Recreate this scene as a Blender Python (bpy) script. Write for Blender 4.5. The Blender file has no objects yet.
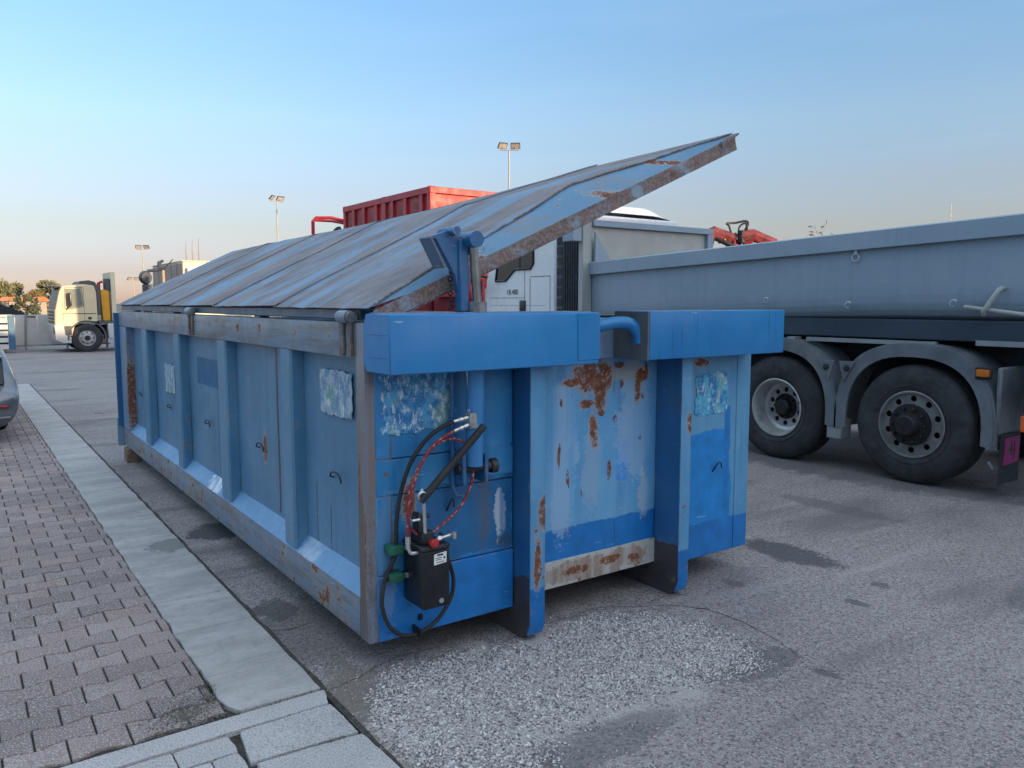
import bpy, bmesh, math, random
from mathutils import Vector, Matrix, noise as mnoise
R = math.radians
rnd = random.Random(7)
S = bpy.context.scene
C = S.collection

# ------------------------------------------------------------------ camera
cam = bpy.data.cameras.new('camera')
cam.sensor_fit = 'HORIZONTAL'; cam.sensor_width = 36.0
cam.lens = 36.0 * 787.55 / 1024.0
cam.clip_start = 0.05; cam.clip_end = 3000
camo = bpy.data.objects.new('camera', cam); C.objects.link(camo)
camo.location = (-1.3755, -3.0003, 1.6)
camo.rotation_euler = (R(90 - 5.8876), 0, -R(35.2962))
S.camera = camo

# ------------------------------------------------------------------ sky, sun, exposure
SUN_EL, SUN_ROT = R(6.2), R(159.6)
W = bpy.data.worlds.new('World'); S.world = W; W.use_nodes = True
wn = W.node_tree; bg = wn.nodes['Background']
sky = wn.nodes.new('ShaderNodeTexSky'); sky.sky_type = 'NISHITA'; sky.sun_disc = False
sky.sun_elevation = SUN_EL; sky.sun_rotation = SUN_ROT
sky.altitude = 0; sky.air_density = 1.0; sky.dust_density = 0.6; sky.ozone_density = 2.2
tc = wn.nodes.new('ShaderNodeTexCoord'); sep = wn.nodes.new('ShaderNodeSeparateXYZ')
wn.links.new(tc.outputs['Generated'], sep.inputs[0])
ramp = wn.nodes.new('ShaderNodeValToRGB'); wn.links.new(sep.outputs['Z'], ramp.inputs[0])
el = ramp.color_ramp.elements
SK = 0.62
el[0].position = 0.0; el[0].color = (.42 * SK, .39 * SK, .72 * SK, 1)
el[1].position = 1.0; el[1].color = (6.7 * SK, 3.95 * SK, 2.5 * SK, 1)  # unseen upper sky raised by the ramp to brighten the ground
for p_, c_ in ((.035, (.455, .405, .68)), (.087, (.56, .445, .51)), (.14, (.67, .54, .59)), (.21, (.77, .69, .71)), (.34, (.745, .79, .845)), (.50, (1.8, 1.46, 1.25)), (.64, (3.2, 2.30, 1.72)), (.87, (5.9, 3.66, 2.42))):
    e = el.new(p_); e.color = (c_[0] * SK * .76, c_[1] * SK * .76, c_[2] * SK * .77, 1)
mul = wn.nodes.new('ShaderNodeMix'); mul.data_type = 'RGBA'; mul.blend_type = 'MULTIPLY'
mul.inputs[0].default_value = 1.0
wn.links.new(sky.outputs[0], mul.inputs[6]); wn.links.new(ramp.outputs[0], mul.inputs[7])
# thin high cloud: very faint streaks
mp = wn.nodes.new('ShaderNodeMapping'); mp.inputs['Scale'].default_value = (1.3, 1.3, 9.0)
cn = wn.nodes.new('ShaderNodeTexNoise'); cn.inputs['Scale'].default_value = 2.2; cn.inputs['Detail'].default_value = 6
wn.links.new(tc.outputs['Generated'], mp.inputs[0]); wn.links.new(mp.outputs[0], cn.inputs['Vector'])
cr = wn.nodes.new('ShaderNodeMapRange'); cr.inputs[1].default_value = 0.5; cr.inputs[2].default_value = 0.8
cr.inputs[3].default_value = 0.0; cr.inputs[4].default_value = 0.05
wn.links.new(cn.outputs[0], cr.inputs[0])
cm = wn.nodes.new('ShaderNodeMix'); cm.data_type = 'RGBA'
cm.inputs[7].default_value = (1.05, 1.22, 1.4, 1)
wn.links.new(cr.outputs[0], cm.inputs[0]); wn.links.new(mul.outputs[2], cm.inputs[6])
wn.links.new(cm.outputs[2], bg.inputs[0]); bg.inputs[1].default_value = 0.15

sl = bpy.data.lights.new('sun', 'SUN'); sl.energy = 1.0; sl.angle = R(0.5); sl.color = (1.0, 0.70, 0.40)
so = bpy.data.objects.new('sun', sl); C.objects.link(so)
sd = Vector((math.sin(SUN_ROT) * math.cos(SUN_EL), math.cos(SUN_ROT) * math.cos(SUN_EL), math.sin(SUN_EL)))
so.rotation_euler = sd.to_track_quat('Z', 'Y').to_euler()
so.location = (20, -40, 30)
S.view_settings.view_transform = 'Standard'; S.view_settings.look = 'None'
S.view_settings.exposure = 2.75; S.view_settings.gamma = 1.0
S.view_settings.use_curve_mapping = False

# ------------------------------------------------------------------ material helpers
class NT:
    def __init__(s, name):
        s.m = bpy.data.materials.new(name); s.m.use_nodes = True
        s.t = s.m.node_tree; s.n = s.t.nodes; s.bsdf = s.n['Principled BSDF']
        s._obj = None
    def L(s, a, b): s.t.links.new(a, b)
    def put(s, sock, v):
        if v is None: return
        if hasattr(v, 'is_output'): s.L(v, sock)
        elif isinstance(v, (tuple, list)) and len(v) == 3 and sock.type == 'RGBA': sock.default_value = (*v, 1)
        else: sock.default_value = v
    def obj(s):
        if s._obj is None: s._obj = s.n.new('ShaderNodeTexCoord').outputs['Object']
        return s._obj
    def math(s, op, a, b=None, c=None, clamp=False):
        n = s.n.new('ShaderNodeMath'); n.operation = op; n.use_clamp = clamp
        s.put(n.inputs[0], a); s.put(n.inputs[1], b)
        if c is not None: s.put(n.inputs[2], c)
        return n.outputs[0]
    def map(s, sc=(1, 1, 1), rot=(0, 0, 0), vec=None):
        n = s.n.new('ShaderNodeMapping'); n.inputs['Scale'].default_value = sc; n.inputs['Rotation'].default_value = rot
        s.L(vec or s.obj(), n.inputs[0]); return n.outputs[0]
    def noise(s, scale, detail=4, rough=.55, vec=None, dist=0):
        n = s.n.new('ShaderNodeTexNoise'); n.inputs['Scale'].default_value = scale
        n.inputs['Detail'].default_value = detail; n.inputs['Roughness'].default_value = rough
        n.inputs['Distortion'].default_value = dist
        s.L(vec or s.obj(), n.inputs['Vector']); return n.outputs[0]
    def voro(s, scale, out='Distance', feat='F1', vec=None):
        n = s.n.new('ShaderNodeTexVoronoi'); n.inputs['Scale'].default_value = scale; n.feature = feat
        s.L(vec or s.obj(), n.inputs['Vector']); return n.outputs[out]
    def rng(s, v, a, b, c=0.0, d=1.0, smooth=True):
        n = s.n.new('ShaderNodeMapRange'); n.interpolation_type = 'SMOOTHSTEP' if smooth else 'LINEAR'
        s.put(n.inputs[0], v)
        for i, q in enumerate((a, b, c, d)): s.put(n.inputs[i + 1], q)
        return n.outputs[0]
    def mix(s, f, a, b, mode='MIX'):
        n = s.n.new('ShaderNodeMix'); n.data_type = 'RGBA'; n.blend_type = mode
        s.put(n.inputs[0], f); s.put(n.inputs[6], a); s.put(n.inputs[7], b); return n.outputs[2]
    def xyz(s, vec=None):
        n = s.n.new('ShaderNodeSeparateXYZ'); s.L(vec or s.obj(), n.inputs[0]); return n.outputs
    def bump(s, h, strength=.3, dist=.01):
        n = s.n.new('ShaderNodeBump'); n.inputs['Strength'].default_value = strength; n.inputs['Distance'].default_value = dist
        s.put(n.inputs['Height'], h); s.L(n.outputs[0], s.bsdf.inputs['Normal']); return n
    def out(s, col=None, rough=None, metal=None, spec=None):
        b = s.bsdf.inputs
        s.put(b['Base Color'], col); s.put(b['Roughness'], rough); s.put(b['Metallic'], metal)
        if spec is not None: b['Specular IOR Level'].default_value = spec
        return s.m
    def blob(s, cu, cv, ru, rv, nz, amp=.8, axes=(0, 2)):
        """1 inside a noise-edged, noise-warped ellipse"""
        if not hasattr(s, '_warp'):
            n1 = s.n.new('ShaderNodeTexNoise'); n1.inputs['Scale'].default_value = 8; n1.inputs['Detail'].default_value = 7; n1.inputs['Roughness'].default_value = .68
            s.L(s.obj(), n1.inputs['Vector'])
            v1 = s.n.new('ShaderNodeVectorMath'); v1.operation = 'SUBTRACT'; s.L(n1.outputs['Color'], v1.inputs[0]); v1.inputs[1].default_value = (.5, .5, .5)
            s._wv = v1.outputs[0]; s._warp = {}
        wk = round(min(.22, 1.1 * min(ru, rv) + .02), 2)
        if wk not in s._warp:
            v2 = s.n.new('ShaderNodeVectorMath'); v2.operation = 'SCALE'; s.L(s._wv, v2.inputs[0]); v2.inputs['Scale'].default_value = wk
            v3 = s.n.new('ShaderNodeVectorMath'); v3.operation = 'ADD'; s.L(v2.outputs[0], v3.inputs[0]); s.L(s.obj(), v3.inputs[1])
            s._warp[wk] = s.xyz(v3.outputs[0])
        o = s._warp[wk]
        du = s.math('DIVIDE', s.math('SUBTRACT', o[axes[0]], cu), ru)
        dv = s.math('DIVIDE', s.math('SUBTRACT', o[axes[1]], cv), rv)
        d = s.math('SQRT', s.math('ADD', s.math('MULTIPLY', du, du), s.math('MULTIPLY', dv, dv)))
        d = s.math('ADD', d, s.math('MULTIPLY', s.math('SUBTRACT', nz, .5), amp * 2.6))
        if not hasattr(s, '_fine'): s._fine = s.noise(55, 4, .75)
        b0 = s.rng(d, 1.45, .62, smooth=False)
        return s.rng(s.math('ADD', b0, s.math('MULTIPLY', s.math('SUBTRACT', s._fine, .5), 1.7)), .40, .62)
    def rect(s, u0, u1, v0, v1, nz, amp=.02, axes=(0, 2), soft=.006):
        o = s.xyz(); q = s.math('MULTIPLY', s.math('SUBTRACT', nz, .5), amp * 2)
        u = s.math('ADD', o[axes[0]], q); v = s.math('ADD', o[axes[1]], q)
        a = s.math('MULTIPLY', s.rng(u, u0 - soft, u0 + soft), s.rng(u, u1 + soft, u1 - soft))
        b = s.math('MULTIPLY', s.rng(v, v0 - soft, v0 + soft), s.rng(v, v1 + soft, v1 - soft))
        return s.math('MULTIPLY', a, b)

def simple(name, col, rough=.5, metal=0.0, var=.12, scale=6, dirt=None, spec=None, bump=0, bscale=60):
    t = NT(name); n = t.noise(scale, 5)
    lo = tuple(c * (1 - var) for c in col); hi = tuple(min(1, c * (1 + var)) for c in col)
    c = t.mix(t.rng(n, .3, .7), lo, hi)
    if dirt:
        d = t.noise(scale * .6, 6, .65); c = t.mix(t.rng(d, .52, .75, 0, dirt[1]), c, dirt[0])
    r = t.rng(t.noise(scale * 3, 3), .3, .7, rough * .85, min(1, rough * 1.15))
    if bump: t.bump(t.noise(bscale, 3), bump, .004)
    return t.out(c, r, metal, spec)

RUST = (.13, .040, .024); RUST2 = (.26, .105, .055)
def paint(name, base, light, dark, rust=.0, blobs=(), zones=(), streak=.5, axes=(0, 2), rough=.42,
          scratch=.5, dirt=.25, worn=0.0, lines=(), nscale=1.0, smears=()):
    """weathered sheet-metal paint: fading, vertical run marks, scratches, chips to rust, hand-repainted zones"""
    t = NT(name)
    nb = t.noise(1.6 * nscale, 5, .6); nf = t.noise(9 * nscale, 6, .65)
    st = t.noise(1.0, 5, .6, t.map((14, 14, .7)))
    edge = t.math('ADD', t.math('MULTIPLY', t.noise(11, 8, .75), .62), t.math('MULTIPLY', t.noise(3.6, 3, .6), .38)); edge2 = t.noise(5, 4, .6)
    c = t.mix(t.rng(nb, .3, .72), base, light)
    c = t.mix(t.rng(st, .45, .8, 0, streak), c, dark)
    c = t.mix(t.rng(nf, .55, .8, 0, .35), c, tuple(min(1, x * 1.25 + .02) for x in light))
    r = t.rng(nf, .3, .7, rough * .8, rough * 1.25)
    for (u0, u1, v0, v1, col, amp) in zones:
        zm = t.rect(u0, u1, v0, v1, edge2, amp, axes)
        zc = t.mix(t.rng(nf, .3, .75), tuple(x * .85 for x in col), tuple(min(1, x * 1.18) for x in col))
        c = t.mix(zm, c, zc)
    if dirt:
        c = t.mix(t.rng(t.noise(3.3, 7, .7), .56, .8, 0, dirt), c, (.13, .115, .10))
    for (u, v, ru, rv, col, f) in smears:
        c = t.mix(t.math('MULTIPLY', t.math('MULTIPLY', t.blob(u, v, ru, rv, edge, .9, axes), t.rng(st, .3, .6)), f), c, col)
    if worn:   # paint rubbed off to bare grey-brown steel in long scrapes
        wv = t.noise(1.0, 6, .7, t.map((6, 1.6, 22) if axes[0] == 1 else (1.6, 6, 22)))
        wm = t.rng(wv, .56 - worn * .1, .66, 0, .85)
        c = t.mix(wm, c, t.mix(t.rng(edge, .35, .65), (.10, .085, .08), (.24, .19, .16)))
    if scratch:
        sv = t.noise(1.0, 3, .5, t.map((60, 60, 2.0)))
        sm = t.math('MULTIPLY', t.rng(sv, .66, .70), t.rng(t.noise(2.4, 2), .5, .62))
        c = t.mix(t.math('MULTIPLY', sm, scratch), c, (.03, .035, .05))
        sv = t.noise(1.0, 2, .5, t.map((9, 9, 70), (.5, .2, .3)))
        sm = t.math('MULTIPLY', t.rng(sv, .70, .73), t.rng(t.noise(3.1, 2), .52, .62))
        c = t.mix(t.math('MULTIPLY', sm, scratch), c, (.45, .5, .55))
    for (u0, u1, v0, v1) in lines:
        c = t.mix(t.math('MULTIPLY', t.rect(u0, u1, v0, v1, edge2, .012, axes, .002), .85), c, (.05, .03, .025))
    # paint knocked off the edges
    bv = t.n.new('ShaderNodeBevel'); bv.samples = 4; bv.inputs['Radius'].default_value = .009
    gn = t.n.new('ShaderNodeNewGeometry'); dt = t.n.new('ShaderNodeVectorMath'); dt.operation = 'DOT_PRODUCT'
    t.L(bv.outputs[0], dt.inputs[0]); t.L(gn.outputs['Normal'], dt.inputs[1])
    ew = t.math('MULTIPLY', t.rng(dt.outputs['Value'], .985, .90), t.rng(t.noise(13, 6, .75), .53 - .1 * rust, .62 - .1 * rust))
    c = t.mix(t.math('MULTIPLY', ew, .85), c, t.mix(t.rng(edge, .4, .6), (.30, .27, .25), RUST))
    rm = None
    brk = t.rng(t.noise(30, 6, .75), .60, .54)
    if rust:
        cv = t.noise(7 * nscale, 9, .72)
        rm = t.rng(cv, .74 - .2 * rust, .77 - .2 * rust)
        hal = t.rng(cv, .70 - .2 * rust, .75 - .2 * rust, 0, .55)
    for (u, v, ru, rv, *am) in blobs:
        b = t.blob(u, v, ru, rv, edge, am[0] if am else .9, axes)
        if ru * rv > .0008:
            c = t.mix(t.math('MULTIPLY', t.blob(u, v, ru * 1.35, rv * 1.35, edge, am[0] if am else .9, axes), .55), c, (.40, .30, .22))
        b = t.math('MULTIPLY', b, brk)
        rm = b if rm is None else t.math('MAXIMUM', rm, b)
    h = t.math('MULTIPLY', nf, .5)
    if rm is not None:
        if rust: c = t.mix(hal, c, (.38, .30, .22))
        rc = t.mix(t.rng(t.noise(40, 5, .7), .35, .65), RUST, RUST2)
        c = t.mix(rm, c, rc); r = t.math('MAXIMUM', r, t.math('MULTIPLY', rm, .85))
        h = t.math('SUBTRACT', h, t.math('MULTIPLY', rm, .6))
    h = t.math('ADD', h, t.math('MULTIPLY', t.noise(2.2, 3), 3.2)); h = t.math('ADD', h, t.math('MULTIPLY', t.noise(7, 2), .8))
    t.bump(h, .25, .006)
    return t.out(c, r)

# ------------------------------------------------------------------ mesh helpers
class MB:
    def __init__(s): s.bm = bmesh.new()
    def face(s, pts):
        vs = [s.bm.verts.new(p) for p in pts]; return s.bm.faces.new(vs)
    def box(s, x0, x1, y0, y1, z0, z1, bev=0.0, seg=1, shear=None):
        v = [s.bm.verts.new((x, y, z)) for x in (x0, x1) for y in (y0, y1) for z in (z0, z1)]
        q = [(0, 1, 3, 2), (4, 6, 7, 5), (0, 4, 5, 1), (2, 3, 7, 6), (0, 2, 6, 4), (1, 5, 7, 3)]
        fs = [s.bm.faces.new([v[i] for i in f]) for f in q]
        if bev:
            es = list({e for f in fs for e in f.edges})
            bmesh.ops.bevel(s.bm, geom=es, offset=bev, segments=seg, affect='EDGES', profile=.6)
        return s
    def prism(s, poly, axis, a, b, bev=0.0):
        """polygon in the two other axes (cyclic order x->y->z) extruded along axis from a to b"""
        def p(u, v, w):
            return {0: (w, u, v), 1: (u, w, v), 2: (u, v, w)}[axis]
        A = [s.bm.verts.new(p(u, v, a)) for u, v in poly]; B = [s.bm.verts.new(p(u, v, b)) for u, v in poly]
        fs = [s.bm.faces.new(A), s.bm.faces.new(B[::-1])]
        n = len(poly)
        for i in range(n): fs.append(s.bm.faces.new([A[i], B[i], B[(i + 1) % n], A[(i + 1) % n]]))
        if bev:
            es = list({e for f in fs for e in f.edges})
            bmesh.ops.bevel(s.bm, geom=es, offset=bev, segments=1, affect='EDGES')
        return s
    def tube(s, pts, r, n=8, caps=True, smooth=0):
        pts = [Vector(p) for p in pts]
        if smooth: pts = catmull(pts, smooth)
        rs = r if isinstance(r, (list, tuple)) else None
        rings = []; up = None
        for i, p in enumerate(pts):
            d = (pts[min(i + 1, len(pts) - 1)] - pts[max(i - 1, 0)]).normalized()
            if up is None:
                up = Vector((0, 0, 1)) if abs(d.z) < .9 else Vector((1, 0, 0))
            a = d.cross(up).normalized(); up = a.cross(d).normalized()
            rr = r if rs is None else rs[0] + (rs[1] - rs[0]) * i / max(1, len(pts) - 1)
            rings.append([s.bm.verts.new(p + (a * math.cos(k * 2 * math.pi / n) + up * math.sin(k * 2 * math.pi / n)) * rr) for k in range(n)])
        for A, B in zip(rings, rings[1:]):
            for k in range(n):
                f = s.bm.faces.new([A[k], A[(k + 1) % n], B[(k + 1) % n], B[k]]); f.smooth = True
        if caps:
            s.bm.faces.new(rings[0][::-1]); s.bm.faces.new(rings[-1])
        return s
    def cyl(s, a, b, r, n=16): return s.tube([a, b], r, n)
    def lathe(s, prof, c, axis, n=40, smooth=True, closed=False):
        """profile of (along, radius) turned about an axis vector through c"""
        ax = Vector(axis).normalized(); u = ax.orthogonal().normalized()
        if abs(ax.x) > .9: u = Vector((0, 1, 0))
        v = ax.cross(u); c = Vector(c); rings = []
        for (t, r) in prof:
            rings.append([s.bm.verts.new(c + ax * t + (u * math.cos(k * 2 * math.pi / n) + v * math.sin(k * 2 * math.pi / n)) * r) for k in range(n)])
        pr = list(zip(rings, rings[1:]))
        if closed: pr.append((rings[-1], rings[0]))
        for A, B in pr:
            for k in range(n):
                f = s.bm.faces.new([A[k], A[(k + 1) % n], B[(k + 1) % n], B[k]]); f.smooth = smooth
        return s
    def disc(s, c, axis, r, n=24):
        ax = Vector(axis).normalized(); u = ax.orthogonal().normalized(); v = ax.cross(u); c = Vector(c)
        s.face([c + (u * math.cos(k * 2 * math.pi / n) + v * math.sin(k * 2 * math.pi / n)) * r for k in range(n)]); return s
    def grid(s, fn, nu, nv, smooth=True):
        vs = [[s.bm.verts.new(fn(i / nu, j / nv)) for j in range(nv + 1)] for i in range(nu + 1)]
        for i in range(nu):
            for j in range(nv):
                f = s.bm.faces.new([vs[i][j], vs[i + 1][j], vs[i + 1][j + 1], vs[i][j + 1]]); f.smooth = smooth
        return s
    def build(s, name, mat, parent=None, kind=None, thick=0, label=None, sharp=True):
        if thick:
            bmesh.ops.recalc_face_normals(s.bm, faces=s.bm.faces)
            bmesh.ops.solidify(s.bm, geom=s.bm.faces[:], thickness=thick)
        bmesh.ops.recalc_face_normals(s.bm, faces=s.bm.faces)
        me = bpy.data.meshes.new(name); s.bm.to_mesh(me); s.bm.free()
        me.materials.append(mat)
        if sharp: me.set_sharp_from_angle(angle=R(38))
        o = bpy.data.objects.new(name, me); C.objects.link(o)
        if parent is not None:
            o.parent = parent
            o.location = -wloc(parent)
        if kind: o['kind'] = kind
        if label: o['label'] = label
        return o
def wloc(o):
    v = Vector(o.location)
    while o.parent is not None:
        o = o.parent; v = v + Vector(o.location)
    return v
def catmull(P, k):
    out = []; n = len(P)
    for i in range(n - 1):
        a, b, c, d = P[max(i - 1, 0)], P[i], P[i + 1], P[min(i + 2, n - 1)]
        for j in range(k):
            t = j / k
            out.append(.5 * ((2 * b) + (c - a) * t + (2 * a - 5 * b + 4 * c - d) * t * t + (3 * b - a - 3 * c + d) * t ** 3))
    out.append(P[-1]); return out
def tag(o, label, cat, group=None):
    o['label'] = label; o['category'] = cat
    if group: o['group'] = group
    return o
def thing(name, label, cat, loc=(0, 0, 0), group=None):
    o = bpy.data.objects.new(name, None); C.objects.link(o); o.location = loc; o.empty_display_size = .2
    return tag(o, label, cat, group)
def text(name, body, size, mat, parent, mw, extrude=.0008, align='CENTER'):
    cu = bpy.data.curves.new(name, 'FONT'); cu.body = body; cu.size = size; cu.extrude = extrude; cu.align_x = align; cu.align_y = 'CENTER'
    tmp = bpy.data.objects.new(name, cu); C.objects.link(tmp)
    dg = bpy.context.evaluated_depsgraph_get(); me = bpy.data.meshes.new_from_object(tmp.evaluated_get(dg))
    bpy.data.objects.remove(tmp); me.transform(mw); me.materials.clear(); me.materials.append(mat)
    o = bpy.data.objects.new(name, me); C.objects.link(o); o.parent = parent; o.location = -wloc(parent); return o

# ------------------------------------------------------------------ materials
def asphalt_mat():
    t = NT('asphalt')
    big = t.noise(.55, 5, .6); mid = t.noise(3.5, 5, .65); fine = t.noise(38, 5, .7)
    vo = t.voro(125, 'Distance'); vc = t.voro(125, 'Color')
    sc = t.n.new('ShaderNodeSeparateColor'); t.L(vc, sc.inputs[0])
    c = t.mix(t.rng(big, .3, .7), (.285, .245, .240), (.365, .318, .305))
    c = t.mix(t.rng(mid, .35, .75, 0, .55), c, (.40, .345, .325))
    c = t.mix(t.rng(fine, .3, .7, 0, .6), c, (.135, .118, .118))
    stone = t.math('MULTIPLY', t.rng(sc.outputs[0], .45, .95), t.rng(vo, .5, .25))
    c = t.mix(t.math('MULTIPLY', stone, .75), c, (.70, .64, .62))
    c = t.mix(t.math('MULTIPLY', t.rng(sc.outputs[1], .72, .9), .7), c, (.045, .045, .05))
    # broad tyre-polished bands and long dark drag marks
    tr = t.noise(1.0, 5, .6, t.map((.35, 1.6, 1), (0, 0, R(-28))))
    c = t.mix(t.rng(tr, .50, .70, 0, .7), c, (.12, .108, .108))
    tr2 = t.noise(1.0, 4, .55, t.map((.5, 3.2, 1), (0, 0, R(-62))))
    c = t.mix(t.rng(tr2, .55, .7, 0, .35), c, (.10, .092, .095))
    c = t.mix(t.rng(tr2, .42, .3, 0, .35), c, (.45, .39, .37))
    nz = t.noise(4.5, 5, .65)
    # oil and damp stains, and darker patches under the container and truck
    for (x, y, rx, ry, col, f) in [(2.92, .0, .15, .36, (.07, .066, .072), .85), (2.19, -.16, .045, .075, (.10, .092, .092), .6),
                                   (2.49, -.74, .035, .07, (.08, .075, .075), .7), (2.85, -.66, .04, .06, (.06, .058, .06), .6), (1.63, -1.12, .035, .06, (.08, .075, .075), .7),
                                   (.06, 2.62, .19, .22, (.045, .045, .05), .85), (-.08, .95, .10, .16, (.06, .058, .06), .7),
                                   (4.2, .5, .12, .5, (.09, .09, .095), .5), (3.6, -1.3, .5, .16, (.08, .08, .085), .5),
                                   (1.0, .6, 1.7, .5, (.085, .07, .055), .45), (-.1, -.3, .16, .45, (.15, .125, .10), .7),
                                   (5.6, 1.3, .5, 1.6, (.05, .05, .055), .6), (.72, -.48, .82, .44, (.45, .41, .385), .8), (1.45, -.9, .25, .1, (.06, .06, .06), .5), (.4, -.95, .4, .1, (.08, .075, .075), .5)]:
        c = t.mix(t.math('MULTIPLY', t.blob(x, y, rx, ry, nz, .5, (0, 1)), f), c, col)
    # oil drips
    vd = t.voro(2.3, 'Distance'); dn = t.math('ADD', vd, t.math('MULTIPLY', t.math('SUBTRACT', fine, .5), .10))
    c = t.mix(t.math('MULTIPLY', t.rng(dn, .085, .045), t.rng(t.noise(.9, 3), .5, .62, 0, .75)), c, (.075, .068, .068))
    # hairline cracks
    wv = t.n.new('ShaderNodeVectorMath'); wv.operation = 'ADD'
    nn = t.n.new('ShaderNodeTexNoise'); nn.inputs['Scale'].default_value = 2.5; nn.inputs['Detail'].default_value = 6
    t.L(t.obj(), nn.inputs['Vector']); vs = t.n.new('ShaderNodeVectorMath'); vs.operation = 'SCALE'; vs.inputs['Scale'].default_value = .5
    t.L(nn.outputs['Color'], vs.inputs[0]); t.L(t.obj(), wv.inputs[0]); t.L(vs.outputs[0], wv.inputs[1])
    ck = t.voro(.55, 'Distance', 'DISTANCE_TO_EDGE', wv.outputs[0])
    km = t.math('MULTIPLY', t.rng(ck, .004, .001), t.rng(t.noise(.8, 3), .58, .66))
    c = t.mix(t.math('MULTIPLY', km, .8), c, (.03, .03, .03))
    h = t.math('SUBTRACT', t.math('ADD', t.math('MULTIPLY', stone, 1.0), t.math('MULTIPLY', fine, 1.2)), t.math('MULTIPLY', km, 2))
    t.bump(h, .55, .006)
    return t.out(c, t.rng(fine, .3, .7, .72, .95))
M = {}
M['asphalt'] = asphalt_mat()
M['earth'] = simple('earth', (.12, .105, .09), .95, var=.3, scale=8, bump=.5)
M['crumb'] = simple('crumb_soil', (.13, .115, .10), .95, var=.5, scale=60)
M['joint'] = simple('joint_soil', (.05, .044, .036), .95, var=.4, scale=30, bump=.6)
def paver_mat(name, a, b, extra):
    t = NT(name)
    oi = t.n.new('ShaderNodeObjectInfo').outputs['Random']; isl = t.n.new('ShaderNodeNewGeometry').outputs['Random Per Island']
    rv = t.math('FRACT', t.math('ADD', t.math('MULTIPLY', oi, 7.31), isl))
    geo = t.n.new('ShaderNodeNewGeometry').outputs['Position']
    sp = t.noise(150, 2, .6, geo); big = t.noise(1.3, 4, .6, geo)
    c = t.mix(rv, a, b)
    c = t.mix(t.rng(t.math('FRACT', t.math('MULTIPLY', rv, 13.7)), .8, 1.0, 0, .6), c, extra)
    c = t.mix(t.rng(big, .35, .7, 0, .5), c, tuple(x * .62 for x in a))
    c = t.mix(t.rng(sp, .54, .66, 0, .7), c, (.60, .57, .55)); c = t.mix(t.rng(sp, .44, .34, 0, .7), c, (.10, .09, .085))
    t.bump(sp, .5, .002)
    return t.out(c, .85)
M['paver'] = paver_mat('paver', (.225, .165, .152), (.36, .275, .25), (.40, .245, .21))
M['granite'] = paver_mat('granite', (.40, .37, .36), (.50, .46, .45), (.44, .41, .39))
def concrete_mat():
    t = NT('concrete')
    g = t.noise(1.0, 6, .65, t.map((1.6, 5, 1))); f = t.noise(14, 6, .7); s_ = t.noise(120, 3, .7)
    c = t.mix(t.rng(g, .3, .72), (.31, .285, .275), (.47, .43, .41))
    c = t.mix(t.rng(f, .45, .75, 0, .7), c, (.25, .24, .235)); c = t.mix(t.rng(s_, .55, .75, 0, .5), c, (.66, .64, .61))
    nz = t.noise(6, 4, .6)
    c = t.mix(t.math('MULTIPLY', t.blob(-.30, 2.45, .10, .16, nz, .6, (0, 1)), .65), c, (.12, .125, .115))
    c = t.mix(t.rng(t.noise(2.2, 6, .7), .5, .75, 0, .5), c, (.33, .31, .285))
    t.bump(t.math('ADD', f, t.math('MULTIPLY', s_, .4)), .25, .004)
    return t.out(c, .8)
M['concrete'] = concrete_mat()
def pebble_mat():
    t = NT('pebble'); g = t.n.new('ShaderNodeNewGeometry'); r = g.outputs['Random Per Island']
    cr_ = t.n.new('ShaderNodeValToRGB'); t.L(r, cr_.inputs[0]); e_ = cr_.color_ramp.elements
    e_[0].color = (.12, .11, .108, 1); e_[1].color = (.80, .75, .71, 1)
    for p_, q in [(.17, (.18, .165, .16)), (.26, (.34, .31, .295)), (.62, (.48, .44, .42)), (.88, (.62, .575, .545))]:
        k = e_.new(p_); k.color = (*q, 1)
    return t.out(cr_.outputs[0], .8)
M['pebble'] = pebble_mat()
M['grass'] = simple('weed', (.035, .06, .02), .8, var=.5, scale=40)

BLUE = (.10, .225, .44); BLUEL = (.175, .33, .54); BLUED = (.055, .135, .31)
PAINT = (.012, .12, .40)          # fresh repaint
M['side'] = paint('side_paint', (.08, .195, .32), (.125, .255, .39), (.05, .135, .25), rust=.42, axes=(1, 2), streak=.6,
                  zones=[(2.30, 3.05, 1.015, 1.21, (.012, .12, .27), .006), (.9, .93, .4, 1.36, (.04, .11, .25), .01)],
                  blobs=[(1.55, .75, .03, .07, .7)], lines=[(1.285, 1.315, .42, 1.36), (.56, .57, .36, .62), (2.52, 2.53, .42, .98), (.74, .748, .4, .7)])
M['rib'] = paint('rib_paint', (.085, .215, .345), (.13, .27, .40), (.045, .14, .265), rust=.5, axes=(1, 2), streak=.7)
M['rail'] = paint('rail_paint', (.155, .23, .32), (.225, .285, .34), (.08, .135, .22), rust=.7, axes=(1, 2), worn=1.5, dirt=.5, scratch=.8)
M['lowrail'] = paint('bottom_rail_paint', (.14, .21, .30), (.21, .25, .29), (.07, .12, .21), rust=.85, axes=(1, 2), worn=1.3, dirt=.6)
M['chamfer'] = paint('ledge_paint', (.115, .255, .45), (.165, .315, .51), (.08, .19, .36), rust=.2, axes=(1, 2), streak=.2, smears=[(2.5, .365, .16, .05, (.72, .76, .80), 1.0), (.75, .36, .12, .06, (.55, .60, .66), .6)])
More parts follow.
